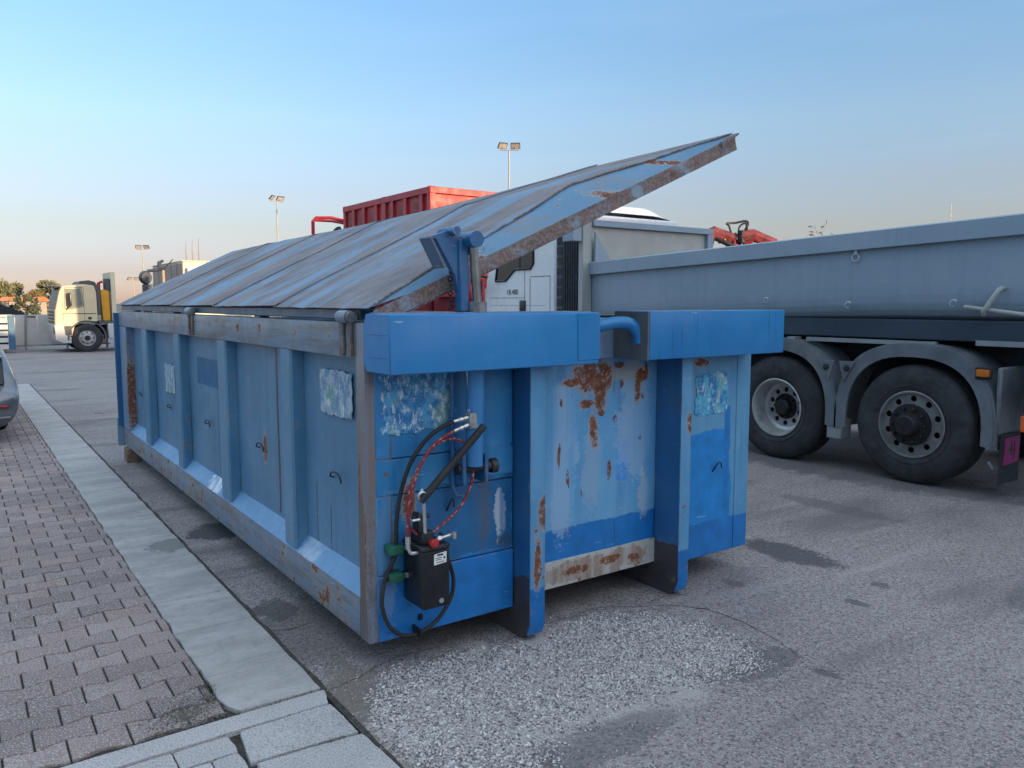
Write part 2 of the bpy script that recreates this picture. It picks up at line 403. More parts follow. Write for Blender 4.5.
M['post'] = paint('post_paint', (.15, .26, .42), (.22, .30, .40), (.10, .15, .24), rust=.5, axes=(1, 2), dirt=.7,
                  blobs=[(.02, .55, .006, .16, .9), (.07, .85, .008, .1, .9), (5.54, .7, .03, .3, .9)], smears=[(.03, .75, .10, .9, (.20, .145, .115), .95), (.06, .4, .06, .4, (.14, .10, .085), .9), (5.56, .75, .07, .5, (.17, .12, .10), .95)])
M['front'] = paint('front_paint', (.020, .19, .42), (.055, .27, .51), (.010, .115, .29), rust=.25, streak=.75, dirt=.3,
                   zones=[(.0, .78, .05, .44, (.010, .165, .46), .012), (.28, .76, .44, .79, (.018, .135, .31), .08)],
                   blobs=[(.20, .74, .03, .07, .6), (.09, .87, .012, .01, .4)], smears=[(.68, .62, .03, .12, (.50, .55, .60), .9), (.58, .68, .05, .2, (.10, .10, .12), .6), (.3, 1.30, .16, .03, (.16, .07, .05), .8), (.72, .48, .04, .03, (.08, .05, .04), .8), (.09, .5, .05, .3, (.2, .3, .42), .5)])
M['centre'] = paint('centre_paint', (.095, .325, .58), (.175, .40, .60), (.05, .22, .46), rust=.3, streak=.6, dirt=.15,
                    zones=[(.8, 1.8, .2, .455, (.010, .165, .46), .02), (1.47, 1.56, .66, .86, (.07, .28, .66), .05)],
                    blobs=[(1.30, 1.225, .10, .07, .9), (1.35, 1.12, .035, .075, .9), (1.26, 1.085, .045, .02, 1), (1.31, .94, .025, .085, .9), (1.36, 1.03, .02, .02, .8), (1.17, 1.20, .05, .02, 1),
                           (1.48, 1.275, .04, .02, .9), (1.50, 1.17, .014, .02, .8), (1.615, 1.13, .02, .06, .9), (1.64, 1.21, .035, .03, 1), (1.68, 1.24, .012, .05, .9), (1.46, .99, .015, .018, .4), (1.655, 1.10, .015, .02, .4),
                           (1.42, .72, .014, .055, .4), (1.14, .70, .011, .05, .4), (1.08, .83, .01, .06, .4), (1.09, 1.10, .008, .02, .3), (1.65, .87, .012, .012, .3), (1.23, .62, .006, .02, .3), (1.20, 1.25, .03, .02, .6), (1.40, 1.2, .03, .05, .9)], smears=[(1.1, .8, .10, .4, (.36, .50, .66), .6), (1.3, .75, .07, .25, (.30, .42, .52), .6), (1.6, .95, .12, .3, (.38, .50, .62), .5), (1.68, .55, .05, .12, (.5, .52, .5), .5), (1.55, 1.24, .14, .05, (.40, .34, .28), .7), (1.1, 1.26, .14, .06, (.04, .12, .3), .5)])
M['lowbeam'] = paint('cross_beam_paint', (.42, .42, .40), (.52, .50, .46), (.28, .27, .25), rust=.65, dirt=.5,
                     blobs=[(1.2, .22, .09, .022, 1), (1.42, .235, .07, .02, 1), (1.6, .21, .04, .015, 1)], smears=[(1.3, .22, .4, .06, (.26, .15, .11), .8)])
M['right'] = paint('right_paint', (.085, .285, .49), (.15, .36, .53), (.04, .18, .37), rust=.15, streak=.7, dirt=.25,
                   zones=[(1.8, 2.33, .30, .86, (.012, .22, .56), .06), (1.8, 2.6, .05, .335, (.010, .165, .46), .006), (2.27, 2.32, .3, 1.0, (.012, .19, .5), .01)],
                   blobs=[(2.06, 1.265, .05, .02, .5)])
M['skid'] = paint('skid_paint', (.085, .29, .51), (.145, .35, .54), (.045, .18, .36), rust=.62, streak=.3, dirt=.25, nscale=2.2,
                  zones=[(.7, 1.9, -.02, .26, (.010, .165, .46), .01)], blobs=[(.84, .62, .035, .07, .7), (1.83, .95, .03, .05, .7), (.80, .38, .02, .1, .8)])
M['skidside'] = paint('skid_side_paint', (.022, .13, .30), (.045, .17, .36), (.012, .08, .20), rust=.35, streak=.7, axes=(1, 2), dirt=.4,
                      zones=[(-.2, 8, -.02, .3, (.07, .062, .068), .12)])
M['boxblue'] = paint('beam_box_paint', (.011, .172, .43), (.024, .215, .48), (.007, .132, .36), streak=.45, dirt=.14, scratch=.55, rust=.02, rough=.36)
M['boxtop'] = paint('beam_top_paint', (.13, .25, .42), (.22, .28, .33), (.1, .18, .3), rust=.5, dirt=.5)
M['plate'] = paint('bare_plate', (.09, .105, .12), (.13, .13, .125), (.05, .08, .13), rust=.5, axes=(1, 2), dirt=.6)
M['pinblue'] = paint('bracket_paint', (.016, .095, .24), (.035, .14, .30), (.012, .07, .19), rust=.5, dirt=.2)
M['barrel'] = paint('ram_barrel_paint', (.035, .20, .46), (.07, .26, .52), (.02, .14, .36), rust=.1, dirt=.2)
M['ruststrap'] = simple('rusty_strap', (.17, .125, .11), .7, .2, .4, 25, dirt=((.22, .28, .34), .8))
M['brownblock'] = simple('brown_block', (.21, .135, .095), .85, 0, .3, 14)
def lid_mat(name, blueness, flange=False):
    t = NT(name)
    v = t.map((.55, 1.9, .55)); v2 = t.map((1.0, 7, 1.0))
    a = t.noise(1.15, 5, .6, v); b = t.noise(3.0, 7, .68, v2); f = t.noise(75, 4, .7); g = t.noise(2.4, 6, .65)
    c = t.mix(t.rng(g, .3, .7), (.18, .26, .355), (.205, .30, .41))
    c = t.mix(t.rng(b, .5, .72, 0, .7), c, (.125, .23, .37))
    k = t.math('ADD', t.math('ADD', t.math('MULTIPLY', a, .62), t.math('MULTIPLY', b, .26)), t.math('MULTIPLY', g, .12))
    rm = t.rng(k, .585 + blueness, .46 + blueness, 0, .95)
    br = t.mix(t.rng(g, .35, .65), (.15, .113, .109), (.235, .196, .19))
    br = t.mix(t.rng(f, .5, .75, 0, .6), br, (.38, .32, .31))
    c = t.mix(rm, c, br)
    c = t.mix(t.rng(b, .40, .30, 0, .55), c, (.15, .105, .10))
    c = t.mix(t.rng(t.noise(1.0, 8, .75, t.map((3, 9, 3))), .60, .70, 0, .8), c, (.14, .07, .055))
    if flange:
        c = t.mix(t.rng(t.noise(6, 7, .7), .36, .50), (.24, .31, .38), t.mix(t.rng(f, .35, .65), (.13, .085, .075), (.27, .20, .18)))
        c = t.mix(t.rng(t.noise(13, 6, .7), .55, .7, 0, .8), c, (.11, .055, .045))
    t.bump(t.math('ADD', t.math('MULTIPLY', f, .3), t.math('MULTIPLY', t.noise(1.6, 3), 3)), .35, .01)
    return t.out(c, t.rng(f, .3, .7, .55, .85), spec=.35)
M['lid'] = lid_mat('lid_paint', 0.0)
M['hip'] = paint('lid_hip_paint', (.095, .225, .365), (.13, .265, .39), (.07, .18, .31), rust=.55, streak=.2, dirt=.2, blobs=[(1.40, 2.13, .14, .02, .9), (.55, 1.78, .2, .025, .9), (1.75, 2.33, .2, .012, .9)], smears=[(.8, 1.97, .5, .05, (.22, .19, .19), .5), (1.5, 2.2, .5, .04, (.25, .22, .21), .35)])
M['flange'] = lid_mat('lid_flange_paint', 0.0, True)
M['beamdark'] = paint('hinge_beam_paint', (.065, .125, .20), (.09, .15, .22), (.04, .08, .14), rust=.4, axes=(1, 2), dirt=.4)
M['steelworn'] = simple('worn_steel', (.22, .22, .22), .5, .5, .35, 18, dirt=((.10, .055, .035), .9))
def sticker_mat(name, dark, lightc, green):
    t = NT(name)
    a = t.noise(15, 9, .75, t.map((1, 1, .8)), .35); b = t.noise(6, 5, .6); d = t.noise(26, 8, .78, t.map((1.3, 1.3, .7)), .25)
    c = t.mix(t.rng(a, .44, .58), dark, lightc)
    c = t.mix(t.math('MULTIPLY', t.rng(b, .5, .62), .8), c, green)
    c = t.mix(t.rng(d, .52, .6, 0, .9), c, (.62, .68, .70))
    c = t.mix(t.rng(a, .36, .30, 0, .8), c, dark)
    t.bump(a, .3, .002); return t.out(c, .6)
M['stick_side'] = sticker_mat('poster_side', (.14, .25, .40), (.38, .46, .52), (.16, .33, .28))
M['stick_front'] = sticker_mat('poster_front', (.02, .16, .40), (.09, .36, .58), (.20, .36, .28))
M['stick_right'] = sticker_mat('poster_right', (.02, .20, .46), (.10, .48, .66), (.22, .50, .42))
M['black'] = simple('black_enamel', (.012, .013, .016), .35, 0, .3, 20)
M['rubber'] = simple('rubber', (.022, .022, .023), .6, 0, .3, 15)
M['chrome'] = simple('chrome_rod', (.62, .60, .56), .22, 1.0, .1, 12)
M['zinc'] = simple('zinc', (.55, .55, .54), .35, .8, .15, 25)
M['darkiron'] = simple('dark_iron', (.03, .032, .038), .55, .3, .4, 12)
M['redknob'] = simple('red_plastic', (.45, .02, .02), .35, 0, .1, 10)
M['green'] = simple('green_clamp', (.018, .12, .07), .45, 0, .2, 10)
M['white'] = simple('white_label', (.75, .74, .72), .5, 0, .06, 30)
M['ink'] = simple('ink', (.02, .02, .022), .6)
def hose_mat():
    t = NT('red_hose'); n = t.noise(60, 2, .5)
    c = t.mix(t.rng(n, .55, .62), (.22, .018, .022), (.42, .20, .19)); return t.out(c, .5)
M['redhose'] = hose_mat()
# vehicles
M['greybody'] = paint('tipper_grey_paint', (.255, .325, .395), (.29, .355, .42), (.20, .265, .33), axes=(1, 2), streak=.45, dirt=.12, scratch=.25, rough=.42)
M['greylight'] = simple('tipper_light_grey', (.36, .37, .35), .45, 0, .08, 3)
M['greyinner'] = simple('tipper_inner_grey', (.42, .42, .38), .5, 0, .1, 2, dirt=((.33, .31, .27), .6))
M['cabwhite'] = simple('cab_white', (.74, .75, .76), .28, 0, .03, 2, dirt=((.5, .49, .46), .15))
M['glass'] = simple('dark_glass', (.02, .025, .03), .08, 0, .1, 1, spec=.35)
M['bearer'] = simple('bearer_dark_paint', (.035, .052, .075), .5, 0, .2, 2)
M['chassis'] = simple('chassis_black', (.013, .016, .022), .6, 0, .3, 4, dirt=((.05, .047, .045), .5))
M['fender'] = simple('fender_plastic', (.135, .15, .17), .65, 0, .2, 5, dirt=((.24, .22, .205), .7), bump=.2)
M['tyre'] = simple('tyre_rubber', (.032, .033, .036), .8, 0, .3, 6, dirt=((.085, .08, .075), .7), bump=.15)
M['rim'] = simple('rim_silver', (.46, .46, .45), .38, .5, .15, 8, dirt=((.10, .085, .07), .6))
M['rimdark'] = simple('rim_shaded', (.25, .25, .245), .45, .4, .2, 8, dirt=((.09, .08, .07), .7))  # darker dirty copy of the silver rim, ring shading put into the colour
M['hub'] = simple('hub_black', (.018, .018, .02), .55, .2, .3, 10, dirt=((.07, .045, .03), .6))
M['galv'] = simple('galvanised', (.33, .34, .34), .45, .3, .1, 6)
M['hookzinc'] = simple('bright_zinc', (.62, .63, .63), .45, .2, .08, 12)
M['amber'] = simple('amber_lens', (.60, .17, .02), .25, 0, .1, 10)
M['orange'] = simple('orange_reflector', (.75, .13, .03), .3, 0, .1, 10)
M['magenta'] = simple('magenta_plate', (.28, .015, .13), .5, 0, .2, 10)
M['red'] = simple('red_container_paint', (.42, .028, .035), .5, 0, .15, 2, dirt=((.22, .03, .03), .5))
M['reddark'] = simple('dark_red_paint', (.20, .012, .02), .5, 0, .3, 6, dirt=((.05, .02, .02), .7))
M['redcrane'] = simple('crane_red', (.20, .025, .03), .55, 0, .5, 5, dirt=((.20, .09, .07), .8))
M['craneblue'] = simple('dark_blue_grey', (.045, .055, .075), .55, 0, .2, 4)
M['tan'] = simple('tan_steel', (.30, .22, .14), .6, 0, .15, 4)
M['cream'] = simple('cream_cab', (.70, .57, .36), .35, 0, .05, 2)
M['bumper'] = simple('grey_white_bumper', (.55, .53, .52), .45, 0, .06, 4)
M['trimgrey'] = simple('trim_grey', (.08, .085, .095), .6, 0, .15, 5)
M['yellow'] = simple('crane_yellow', (.75, .36, .02), .4, 0, .1, 5)
M['slat'] = simple('white_slat', (.62, .62, .60), .5, 0, .1, 5)
M['bluepost'] = simple('blue_post', (.04, .14, .25), .45, 0, .1, 6)
M['fence'] = simple('fence_panel', (.66, .63, .58), .6, 0, .06, 2, dirt=((.52, .45, .37), .5))
M['wallbeige'] = simple('beige_render', (.34, .31, .27), .8, 0, .08, .3)
M['terracotta'] = simple('terracotta', (.42, .16, .08), .8, 0, .2, 2)
M['carsilver'] = simple('car_grey_paint', (.20, .21, .23), .2, .5, .05, 2)
M['taillight'] = simple('tail_lens', (.25, .008, .012), .15, 0, .1, 5)
M['pole'] = simple('galvanised_pole', (.36, .34, .31), .5, .2, .1, 2)
M['lampface'] = simple('lamp_glass', (.42, .38, .33), .3, 0, .1, 5)
M['shadedface'] = simple('box_body_shaded_side', (.30, .22, .19), .55, 0, .08, 3)  # unlit side of the cream body, its shade put into a brown colour
M['boxcream'] = simple('box_body_cream', (.72, .62, .42), .5, 0, .05, 3)
M['darkscreen'] = simple('dark_windscreen', (.035, .04, .048), .4, 0, .15, 3, spec=.2)
M['paleglass'] = simple('pale_window_glass', (.22, .24, .21), .12, 0, .25, 3, spec=.8)
M['rodbrown'] = simple('rod_brown', (.33, .24, .20), .6, 0, .1, 3)
M['bark'] = simple('bark', (.07, .05, .035), .9, 0, .3, 6)
def leaf_mat(name, a, b):
    t = NT(name); r = t.n.new('ShaderNodeNewGeometry').outputs['Random Per Island']
    return t.out(t.mix(r, a, b), .7)
M['leaf'] = leaf_mat('leaf_green', (.10, .115, .055), (.23, .215, .10))  # greens paled, distance haze put into the leaf colour
M['leafdark'] = leaf_mat('leaf_dark', (.045, .06, .03), (.10, .115, .05))
M['leafautumn'] = leaf_mat('leaf_autumn', (.16, .09, .03), (.25, .15, .05))

# ================================================================== SETTING
mb = MB(); mb.face([(-900, -900, -.045), (900, -900, -.045), (900, 1500, -.045), (-900, 1500, -.045)])
mb.build('ground', M['earth'], kind='structure')
# asphalt: right of the kerb strip and all of the yard beyond it
mb = MB()
mb.prism([(-.205, -20), (140, -20), (140, 160), (-60, 160), (-60, 15.2), (-.205, 15.2)], 2, -.04, 0.0)
mb.build('asphalt_yard', M['asphalt'], kind='structure')
# pavement bed with individually laid bone-shaped pavers
mb = MB(); mb.box(-9, -.21, -8, 15.2, -.04, -.014)
pavement = mb.build('pavement', M['joint'], kind='structure')
PL, PW = .2, .1416
def wave(u):            # edge of a bone paver: wide ends, narrow waist
    return .014 * math.cos(2 * math.pi * u)
def paver_bm(bm, x0, x1, y0, shape_x, z, r):
    n = 5; g = .0024; top = []; bot = []
    for i in range(n + 1):
        x = x0 + (x1 - x0) * i / n
        u = (x - shape_x) / PL
        top.append((x, y0 + PW - g + wave(u))); bot.append((x, y0 + g - wave(u)))
    top[0] = (x0 + .0036, top[0][1]); bot[0] = (x0 + .0036, bot[0][1]); top[-1] = (x1 - .0036, top[-1][1]); bot[-1] = (x1 - .0036, bot[-1][1])
    poly = bot + top[::-1]
    cx = sum(p[0] for p in poly) / len(poly); cy = sum(p[1] for p in poly) / len(poly)
    tx, ty = r.uniform(-.012, .012), r.uniform(-.012, .012)
    def V(p, k, dz):
        x = cx + (p[0] - cx) * k; y = cy + (p[1] - cy) * (1 - (1 - k) * 1.3)
        return bm.verts.new((x, y, z + dz + tx * (p[0] - cx) + ty * (p[1] - cy)))
    a = [V(p, 1, -.02) for p in poly]; b = [V(p, 1, -.004) for p in poly]; c = [V(p, .965, 0) for p in poly]
    m = len(poly)
    for A, B in ((a, b), (b, c)):
        for i in range(m): bm.faces.new([A[i], A[(i + 1) % m], B[(i + 1) % m], B[i]])
    for i in range(n):
        bm.faces.new([c[i], c[i + 1], c[m - 2 - i], c[m - 1 - i]])
cells = []
for row in range(-6, 107):
    y0 = 1.176 + (row - 8) * PW
    ph = -1.026 if row % 2 else -.926
    if y0 < .0: continue
    k = -42
    while True:
        xl = ph + k * PL; k += 1
        if xl > -.605: break
        xr = min(xl + PL, -.590 + .003 * math.sin(row * 2.1))
        if xr - xl < .014: continue
        dist = (xl + 1.2) ** 2 * 2.5 + (y0 + 1) ** 2
        vis = xl > -1.46 and y0 < 9.0
        cells.append((0 if vis else 1, dist, xl, xr, y0, xl))
cells.sort()
near = cells[:296]; far = cells[296:]
for (_, _, x0, x1, y0, sx) in near:
    if x1 > -.72 and y0 < .26 and y0 > -.01 and rnd.random() < .5: zz = -.012
    else: zz = rnd.uniform(-.0025, .0015)
    mb = MB(); paver_bm(mb.bm, x0, x1, y0, sx, zz, rnd)
    mb.build('paver', M['paver'], pavement, sharp=False)
mb = MB()
for (_, _, x0, x1, y0, sx) in far:
    if x0 < -5.2: continue
    paver_bm(mb.bm, x0, x1, y0, sx, rnd.uniform(-.002, .001), rnd)
mb.build('paver_field', M['paver'], pavement, kind='stuff', sharp=False)
# dirt drifted over the pavers by the strip's end
# concrete kerb strip, slab by slab
kerb = MB().box(-.585, -.212, 0.0, 15.2, -.04, -.016).build('kerb_strip', M['joint'], kind='structure')
ys = [.012, .386, .93, 1.40, 2.0, 2.75, 3.5, 4.4, 5.4, 6.6, 8.0, 9.6, 11.4, 13.2, 15.2]
for i, (a, b) in enumerate(zip(ys, ys[1:])):
    mb = MB(); n = max(4, int((b - a) / .07)); Lp = []; Rp = []
    for j in range(n + 1):
        y = a + .0016 + (b - a - .0032) * j / n
        Lp.append((-.588 + .012 * (mnoise.noise(Vector((1, y * 7, 0)))) + .012 * mnoise.noise(Vector((3, y * 31, 0))), y))
        Rp.append((-.218 + .008 * (mnoise.noise(Vector((9, y * 6, 0)))) + .004 * mnoise.noise(Vector((3, y * 29, 5))), y))
    if i == 0:
        Lp[0] = (-.545, Lp[0][1] + .01); Lp[1] = (-.575, Lp[1][1])
    mb.prism(Lp + Rp[::-1], 2, -.03, .006 + rnd.uniform(0, .0015), .0015)
    mb.build('slab', M['concrete'], kerb)
# granite edging and small setts at the end of the strip
edging = MB().box(-5.2, -.2, -4.2, -.002, -.04, -.017).build('stone_edging', M['joint'], kind='structure')
def stone(poly, z=.004):
    out = []
    for (x, y), (x2, y2) in zip(poly, poly[1:] + poly[:1]):
        m = 6
        for j in range(m):
            t_ = j / m; px, py = x + (x2 - x) * t_, y + (y2 - y) * t_
            w_ = .005; out.append((px + w_ * mnoise.noise(Vector((px * 17, py * 17, 1))), py + w_ * mnoise.noise(Vector((px * 17, py * 17, 7)))))
    MB().prism(out, 2, -.03, z, .003).build('stone', M['granite'], edging)
stone([(-1.22, -.115), (-.238, -.118), (-.222, -.058), (-.212, -.004), (-1.22, -.006)], .006)
stone([(-.618, -.352), (-.228, -.382), (-.232, -.128), (-.59, -.126)], .004)
stone([(-.612, -.69), (-.208, -.69), (-.222, -.405), (-.602, -.372)], .006)
stone([(-.60, -1.2), (-.21, -1.2), (-.21, -.70), (-.61, -.70)], .005)
for y_ in (-1.72, -2.24, -2.76, -3.28, -3.8): stone([(-.60, y_), (-.21, y_), (-.21, y_ + .512), (-.60, y_ + .512)], .005)
stone([(-3.2, -.112), (-2.21, -.112), (-2.21, -.006), (-3.2, -.006)], .005); stone([(-4.2, -.112), (-3.21, -.112), (-3.21, -.006), (-4.2, -.006)], .004)
stone([(-2.2, -.112), (-1.23, -.112), (-1.23, -.006), (-2.2, -.006)], .005)
r2 = random.Random(3)
for r_ in range(7):
    for k in range(8):
        x1 = -.63 - k * .2 - (.1 if r_ % 2 else 0); x0 = x1 - .2; y1 = -.126 - r_ * .135; y0 = y1 - .127
        if k == 0 and r_ % 2: stone([(x1 + .004, y0 + .004), (-.632, y0 + .004), (-.632, y1), (x1 + .004, y1)], r2.uniform(-.001, .003))
        stone([(x0 + .004, y0 + .004), (x1 - .002, y0 + .004), (x1 - .002, y1), (x0 + .004, y1)], r2.uniform(-.001, .003))
mb = MB()
for r_ in range(28):
    for k in range(20):
        if r_ < 7 and k < 8: continue
        x1 = -.63 - k * .2 - (.1 if r_ % 2 else 0); y1 = -.126 - r_ * .135
        mb.box(x1 - .196, x1 - .002, y1 - .123, y1, -.03, r2.uniform(.0, .004))
mb.build('sett_field', M['granite'], edging, kind='stuff')
# crumbling earth seam between kerb strip and asphalt
mb = MB(); P1 = []; P2 = []
for j in range(170):
    y = -4.2 + 19.4 * (j / 169) ** 1.5
    P1.append((-.221, y)); P2.append((-.196 + .012 * mnoise.noise(Vector((y * 5, 0, 3))) + .007 * mnoise.noise(Vector((y * 19, 0, 8))), y))
mb.prism(P1 + P2[::-1], 2, -.02, .0035)
mb.build('earth_seam', M['joint'], kind='structure')
mb = MB()
for _ in range(420):         # weeds in the joints
    q = rnd.random()
    if q < .25: x, y = -.59 + rnd.gauss(0, .006), .28 + rnd.gauss(0, .03)
    elif q < .6: x = rnd.uniform(-.56, -.25); y = -.001 + rnd.gauss(0, .006)
    elif q < .85: x = rnd.uniform(-.4, -.28); y = -.393 + rnd.gauss(0, .004)
    else: x, y = -.592 + rnd.gauss(0, .005), rnd.uniform(.1, 2)
    h = rnd.uniform(.004, .02); a = rnd.uniform(0, 6.28); w_ = .0016
    dx, dy = math.cos(a), math.sin(a)
    mb.face([(x - dy * w_, y + dx * w_, -.005), (x + dy * w_, y - dx * w_, -.005), (x + dx * h * .6, y + dy * h * .6, h)])
mb.build('joint_weeds', M['grass'], kind='stuff')
# loose pale chippings in the patched hollow
GP = [(-.10, -.12), (.02, -.03), (.22, .03), (.5, -.02), (.742, -.06), (1.02, -.03), (1.325, -.05), (1.5, -.2), (1.62, -.43), (1.63, -.68), (1.55, -.93),
      (1.3, -.93), (1.067, -.90), (.776, -.86), (.5, -.85), (.377, -.87), (.25, -1.0), (.19, -1.05), (-.05, -.95), (-.19, -.70), (-.15, -.4)]
def inside(x, y, P):
    c = False; n = len(P); j = n - 1
    for i in range(n):
        if (P[i][1] > y) != (P[j][1] > y) and x < (P[j][0] - P[i][0]) * (y - P[i][1]) / (P[j][1] - P[i][1]) + P[i][0]: c = not c
        j = i
    return c
def edged(x, y, P): return min(math.hypot(x - a[0] - (b[0] - a[0]) * t_, y - a[1] - (b[1] - a[1]) * t_) for a, b in zip(P, P[1:] + P[:1]) for t_ in [max(0, min(1, ((x - a[0]) * (b[0] - a[0]) + (y - a[1]) * (b[1] - a[1])) / ((b[0] - a[0]) ** 2 + (b[1] - a[1]) ** 2)))])
vs_, fs_ = [], []
OC = [(1, 0, 0), (-1, 0, 0), (0, 1, 0), (0, -1, 0), (0, 0, 1), (0, 0, -1)]
OF = [(0, 2, 4), (2, 1, 4), (1, 3, 4), (3, 0, 4), (2, 0, 5), (1, 2, 5), (3, 1, 5), (0, 3, 5)]
def pebble(x, y, z, r_):
    a = rnd.uniform(0, 6.28); ca, sa = math.cos(a), math.sin(a); b = len(vs_)
    sx, sy, sz = r_ * rnd.uniform(.8, 1.3), r_ * rnd.uniform(.7, 1.1), r_ * rnd.uniform(.55, .9)
    tx, ty = rnd.uniform(-.5, .5), rnd.uniform(-.5, .5)
    for (u, v, w_) in OC:
        u, v, w_ = u * sx * rnd.uniform(.8, 1.2), v * sy * rnd.uniform(.8, 1.2), w_ * sz
        vs_.append((x + u * ca - v * sa, y + u * sa + v * ca, z + w_ + tx * u + ty * v))
    for f in OF: fs_.append(tuple(b + i for i in f))
cnt = 0
while cnt < 62000:
    x = rnd.uniform(-.25, 1.68); y = rnd.uniform(-1.1, .08)
    wx = x + .05 * mnoise.noise(Vector((x * 5, y * 5, 0))); wy = y + .05 * mnoise.noise(Vector((x * 5, y * 5, 9)))
    if not inside(wx, wy, GP):
        cnt += 1
        if rnd.random() < .03 and edged(x, y, GP) < .25: pebble(x, y, .002, rnd.uniform(.002, .0045))
        continue
    d = edged(wx, wy, GP)
    dens = min(1, .25 + d * 8) * (.72 + .5 * mnoise.noise(Vector((x * 4, y * 4, 4))))
    if y < -.75 and x > .2: dens *= .7
    cnt += 1
    if rnd.random() > dens * 1.2: continue
    if .74 < x < .87 and y > -.15: continue
    pebble(x, y, rnd.uniform(.0, .003), rnd.choice([.003, .004, .004, .005, .006, .0072]))
me = bpy.data.meshes.new('gravel_chippings'); me.from_pydata(vs_, [], fs_); me.materials.append(M['pebble'])
gv = bpy.data.objects.new('gravel_chippings', me); C.objects.link(gv); gv['kind'] = 'stuff'
vs_, fs_ = [], []
for _ in range(2600):
    x = rnd.gauss(-.69, .07); y = rnd.gauss(.13, .06)
    if y < .0 or x > -.585 or (x > -.6 and y > .25): continue
    pebble(x, y, -.006 + rnd.uniform(0, .005), rnd.uniform(.002, .006))
me = bpy.data.meshes.new('dirt_crumbs'); me.from_pydata(vs_, [], fs_); me.materials.append(M['crumb'])
gv = bpy.data.objects.new('dirt_crumbs', me); C.objects.link(gv); gv['kind'] = 'stuff'
# scattered grit and leaves on the asphalt
vs_, fs_ = [], []
for _ in range(1500):
    x = rnd.uniform(-.2, 5); y = rnd.uniform(-2.2, 3)
    if 0 < x < 2.5 and y > 0: continue
    pebble(x, y, .001, rnd.uniform(.0015, .004))
me = bpy.data.meshes.new('loose_grit'); me.from_pydata(vs_, [], fs_); me.materials.append(M['pebble'])
gv = bpy.data.objects.new('loose_grit', me); C.objects.link(gv); gv['kind'] = 'stuff'
def crack(pts, w0, seed, name='asphalt_crack'):
    P_ = catmull([Vector((x, y, 0)) for x, y in pts], 14); A_, B_ = [], []
    for i, p in enumerate(P_):
        d = (P_[min(i + 1, len(P_) - 1)] - P_[max(i - 1, 0)]).normalized(); n_ = Vector((-d.y, d.x, 0))
        j = .012 * mnoise.noise(Vector((p.x * 22, p.y * 22, seed))) + .006 * mnoise.noise(Vector((p.x * 70, p.y * 70, seed)))
        w_ = w0 * (.35 + .9 * abs(mnoise.noise(Vector((p.x * 15, p.y * 15, seed + 4))))) * math.sin(math.pi * min(.97, max(.03, i / (len(P_) - 1)))) ** .4
        A_.append(tuple(p + n_ * (j + w_))[:2]); B_.append(tuple(p + n_ * (j - w_))[:2])
    mb = MB()
    for i in range(len(A_) - 1): mb.face([(*A_[i], .0018), (*A_[i + 1], .0018), (*B_[i + 1], .0018), (*B_[i], .0018)])
    mb.build(name, M['crumb'] if w0 > .008 else M['joint'], kind='structure')
crack([(-.19, -.02), (-.02, .03), (.2, .10), (.45, .07)], .004, 1)
crack([(.93, .01), (1.1, -.005), (1.3, .01), (1.5, -.10), (1.66, -.20), (1.78, -.42), (1.74, -.78), (1.66, -.98)], .0045, 2)
crack([(1.5, -.10), (1.72, -.08), (2.0, -.02)], .003, 3)
crack([(-.2, .72), (-.1, .68), (.02, .70)], .004, 5); crack([(-.2, 1.62), (-.08, 1.57), (.03, 1.6)], .004, 6); crack([(-.2, 4.1), (.5, 4.0), (1.2, 4.2)], .005, 7)
crack([(-.2, 7.4), (.4, 7.3), (1.6, 7.55), (3.0, 7.4)], .006, 8)
crack([(2.9, -1.6), (3.4, -1.35), (4.1, -1.3)], .003, 9)
# ================================================================== CONTAINER
box = thing('open_skip_container', 'long blue steel roll-off container with a raised rusty hinged lid, hydraulic ram and hand pump', 'container')
LB = 5.87
# --- left long side
MB().grid(lambda u, v: (.072 + .006 * mnoise.noise(Vector((u * 9, v * 2, 0))) * math.sin(math.pi * v), .06 + u * (LB - .1), .34 + v * 1.06), 90, 12).build('side_sheet', M['side'], box, thick=-.004)
MB().box(.0, .10, .092, LB, 1.366, 1.517, .006, 2).build('top_rail', M['rail'], box)
MB().box(.0, .10, .092, LB - .02, .145, .318, .006, 2).build('bottom_rail', M['lowrail'], box)
MB().prism([(.004, .3195), (.078, .405), (.078, .3195)], 1, .093, 5.60).build('ledge', M['chamfer'], box)
for (y0, y1) in [(.883, 1.04), (2.055, 2.243), (3.30, 3.46), (4.52, 4.72)]:
    MB().prism([(.001, y0 + .012), (.012, y0), (.0705, y0), (.0705, y1), (.012, y1), (.001, y1 - .012)], 2, .335, 1.3655).build('rib', M['rib'], box)
MB().box(.0, .12, .0, .09, .14, 1.518, .008, 2).build('corner_post', M['post'], box)
MB().box(.002, .12, 5.53, LB - .002, .32, 1.364, .006).build('corner_post', M['post'], box)
MB().box(-.045, .10, LB + .002, LB + .03, .35, 1.50, .004).build('door_flange', M['pinblue'], box)
mb = MB(); mb.box(-.055, .02, LB + .032, LB + .06, .13, .42, .004); mb.build('door_keeper', M['post'], box)
MB().box(-.03, .11, 5.58, 5.74, .0, .143, .004).build('rear_roller_block', M['brownblock'], box, label='rusty brown support block under the rear corner')
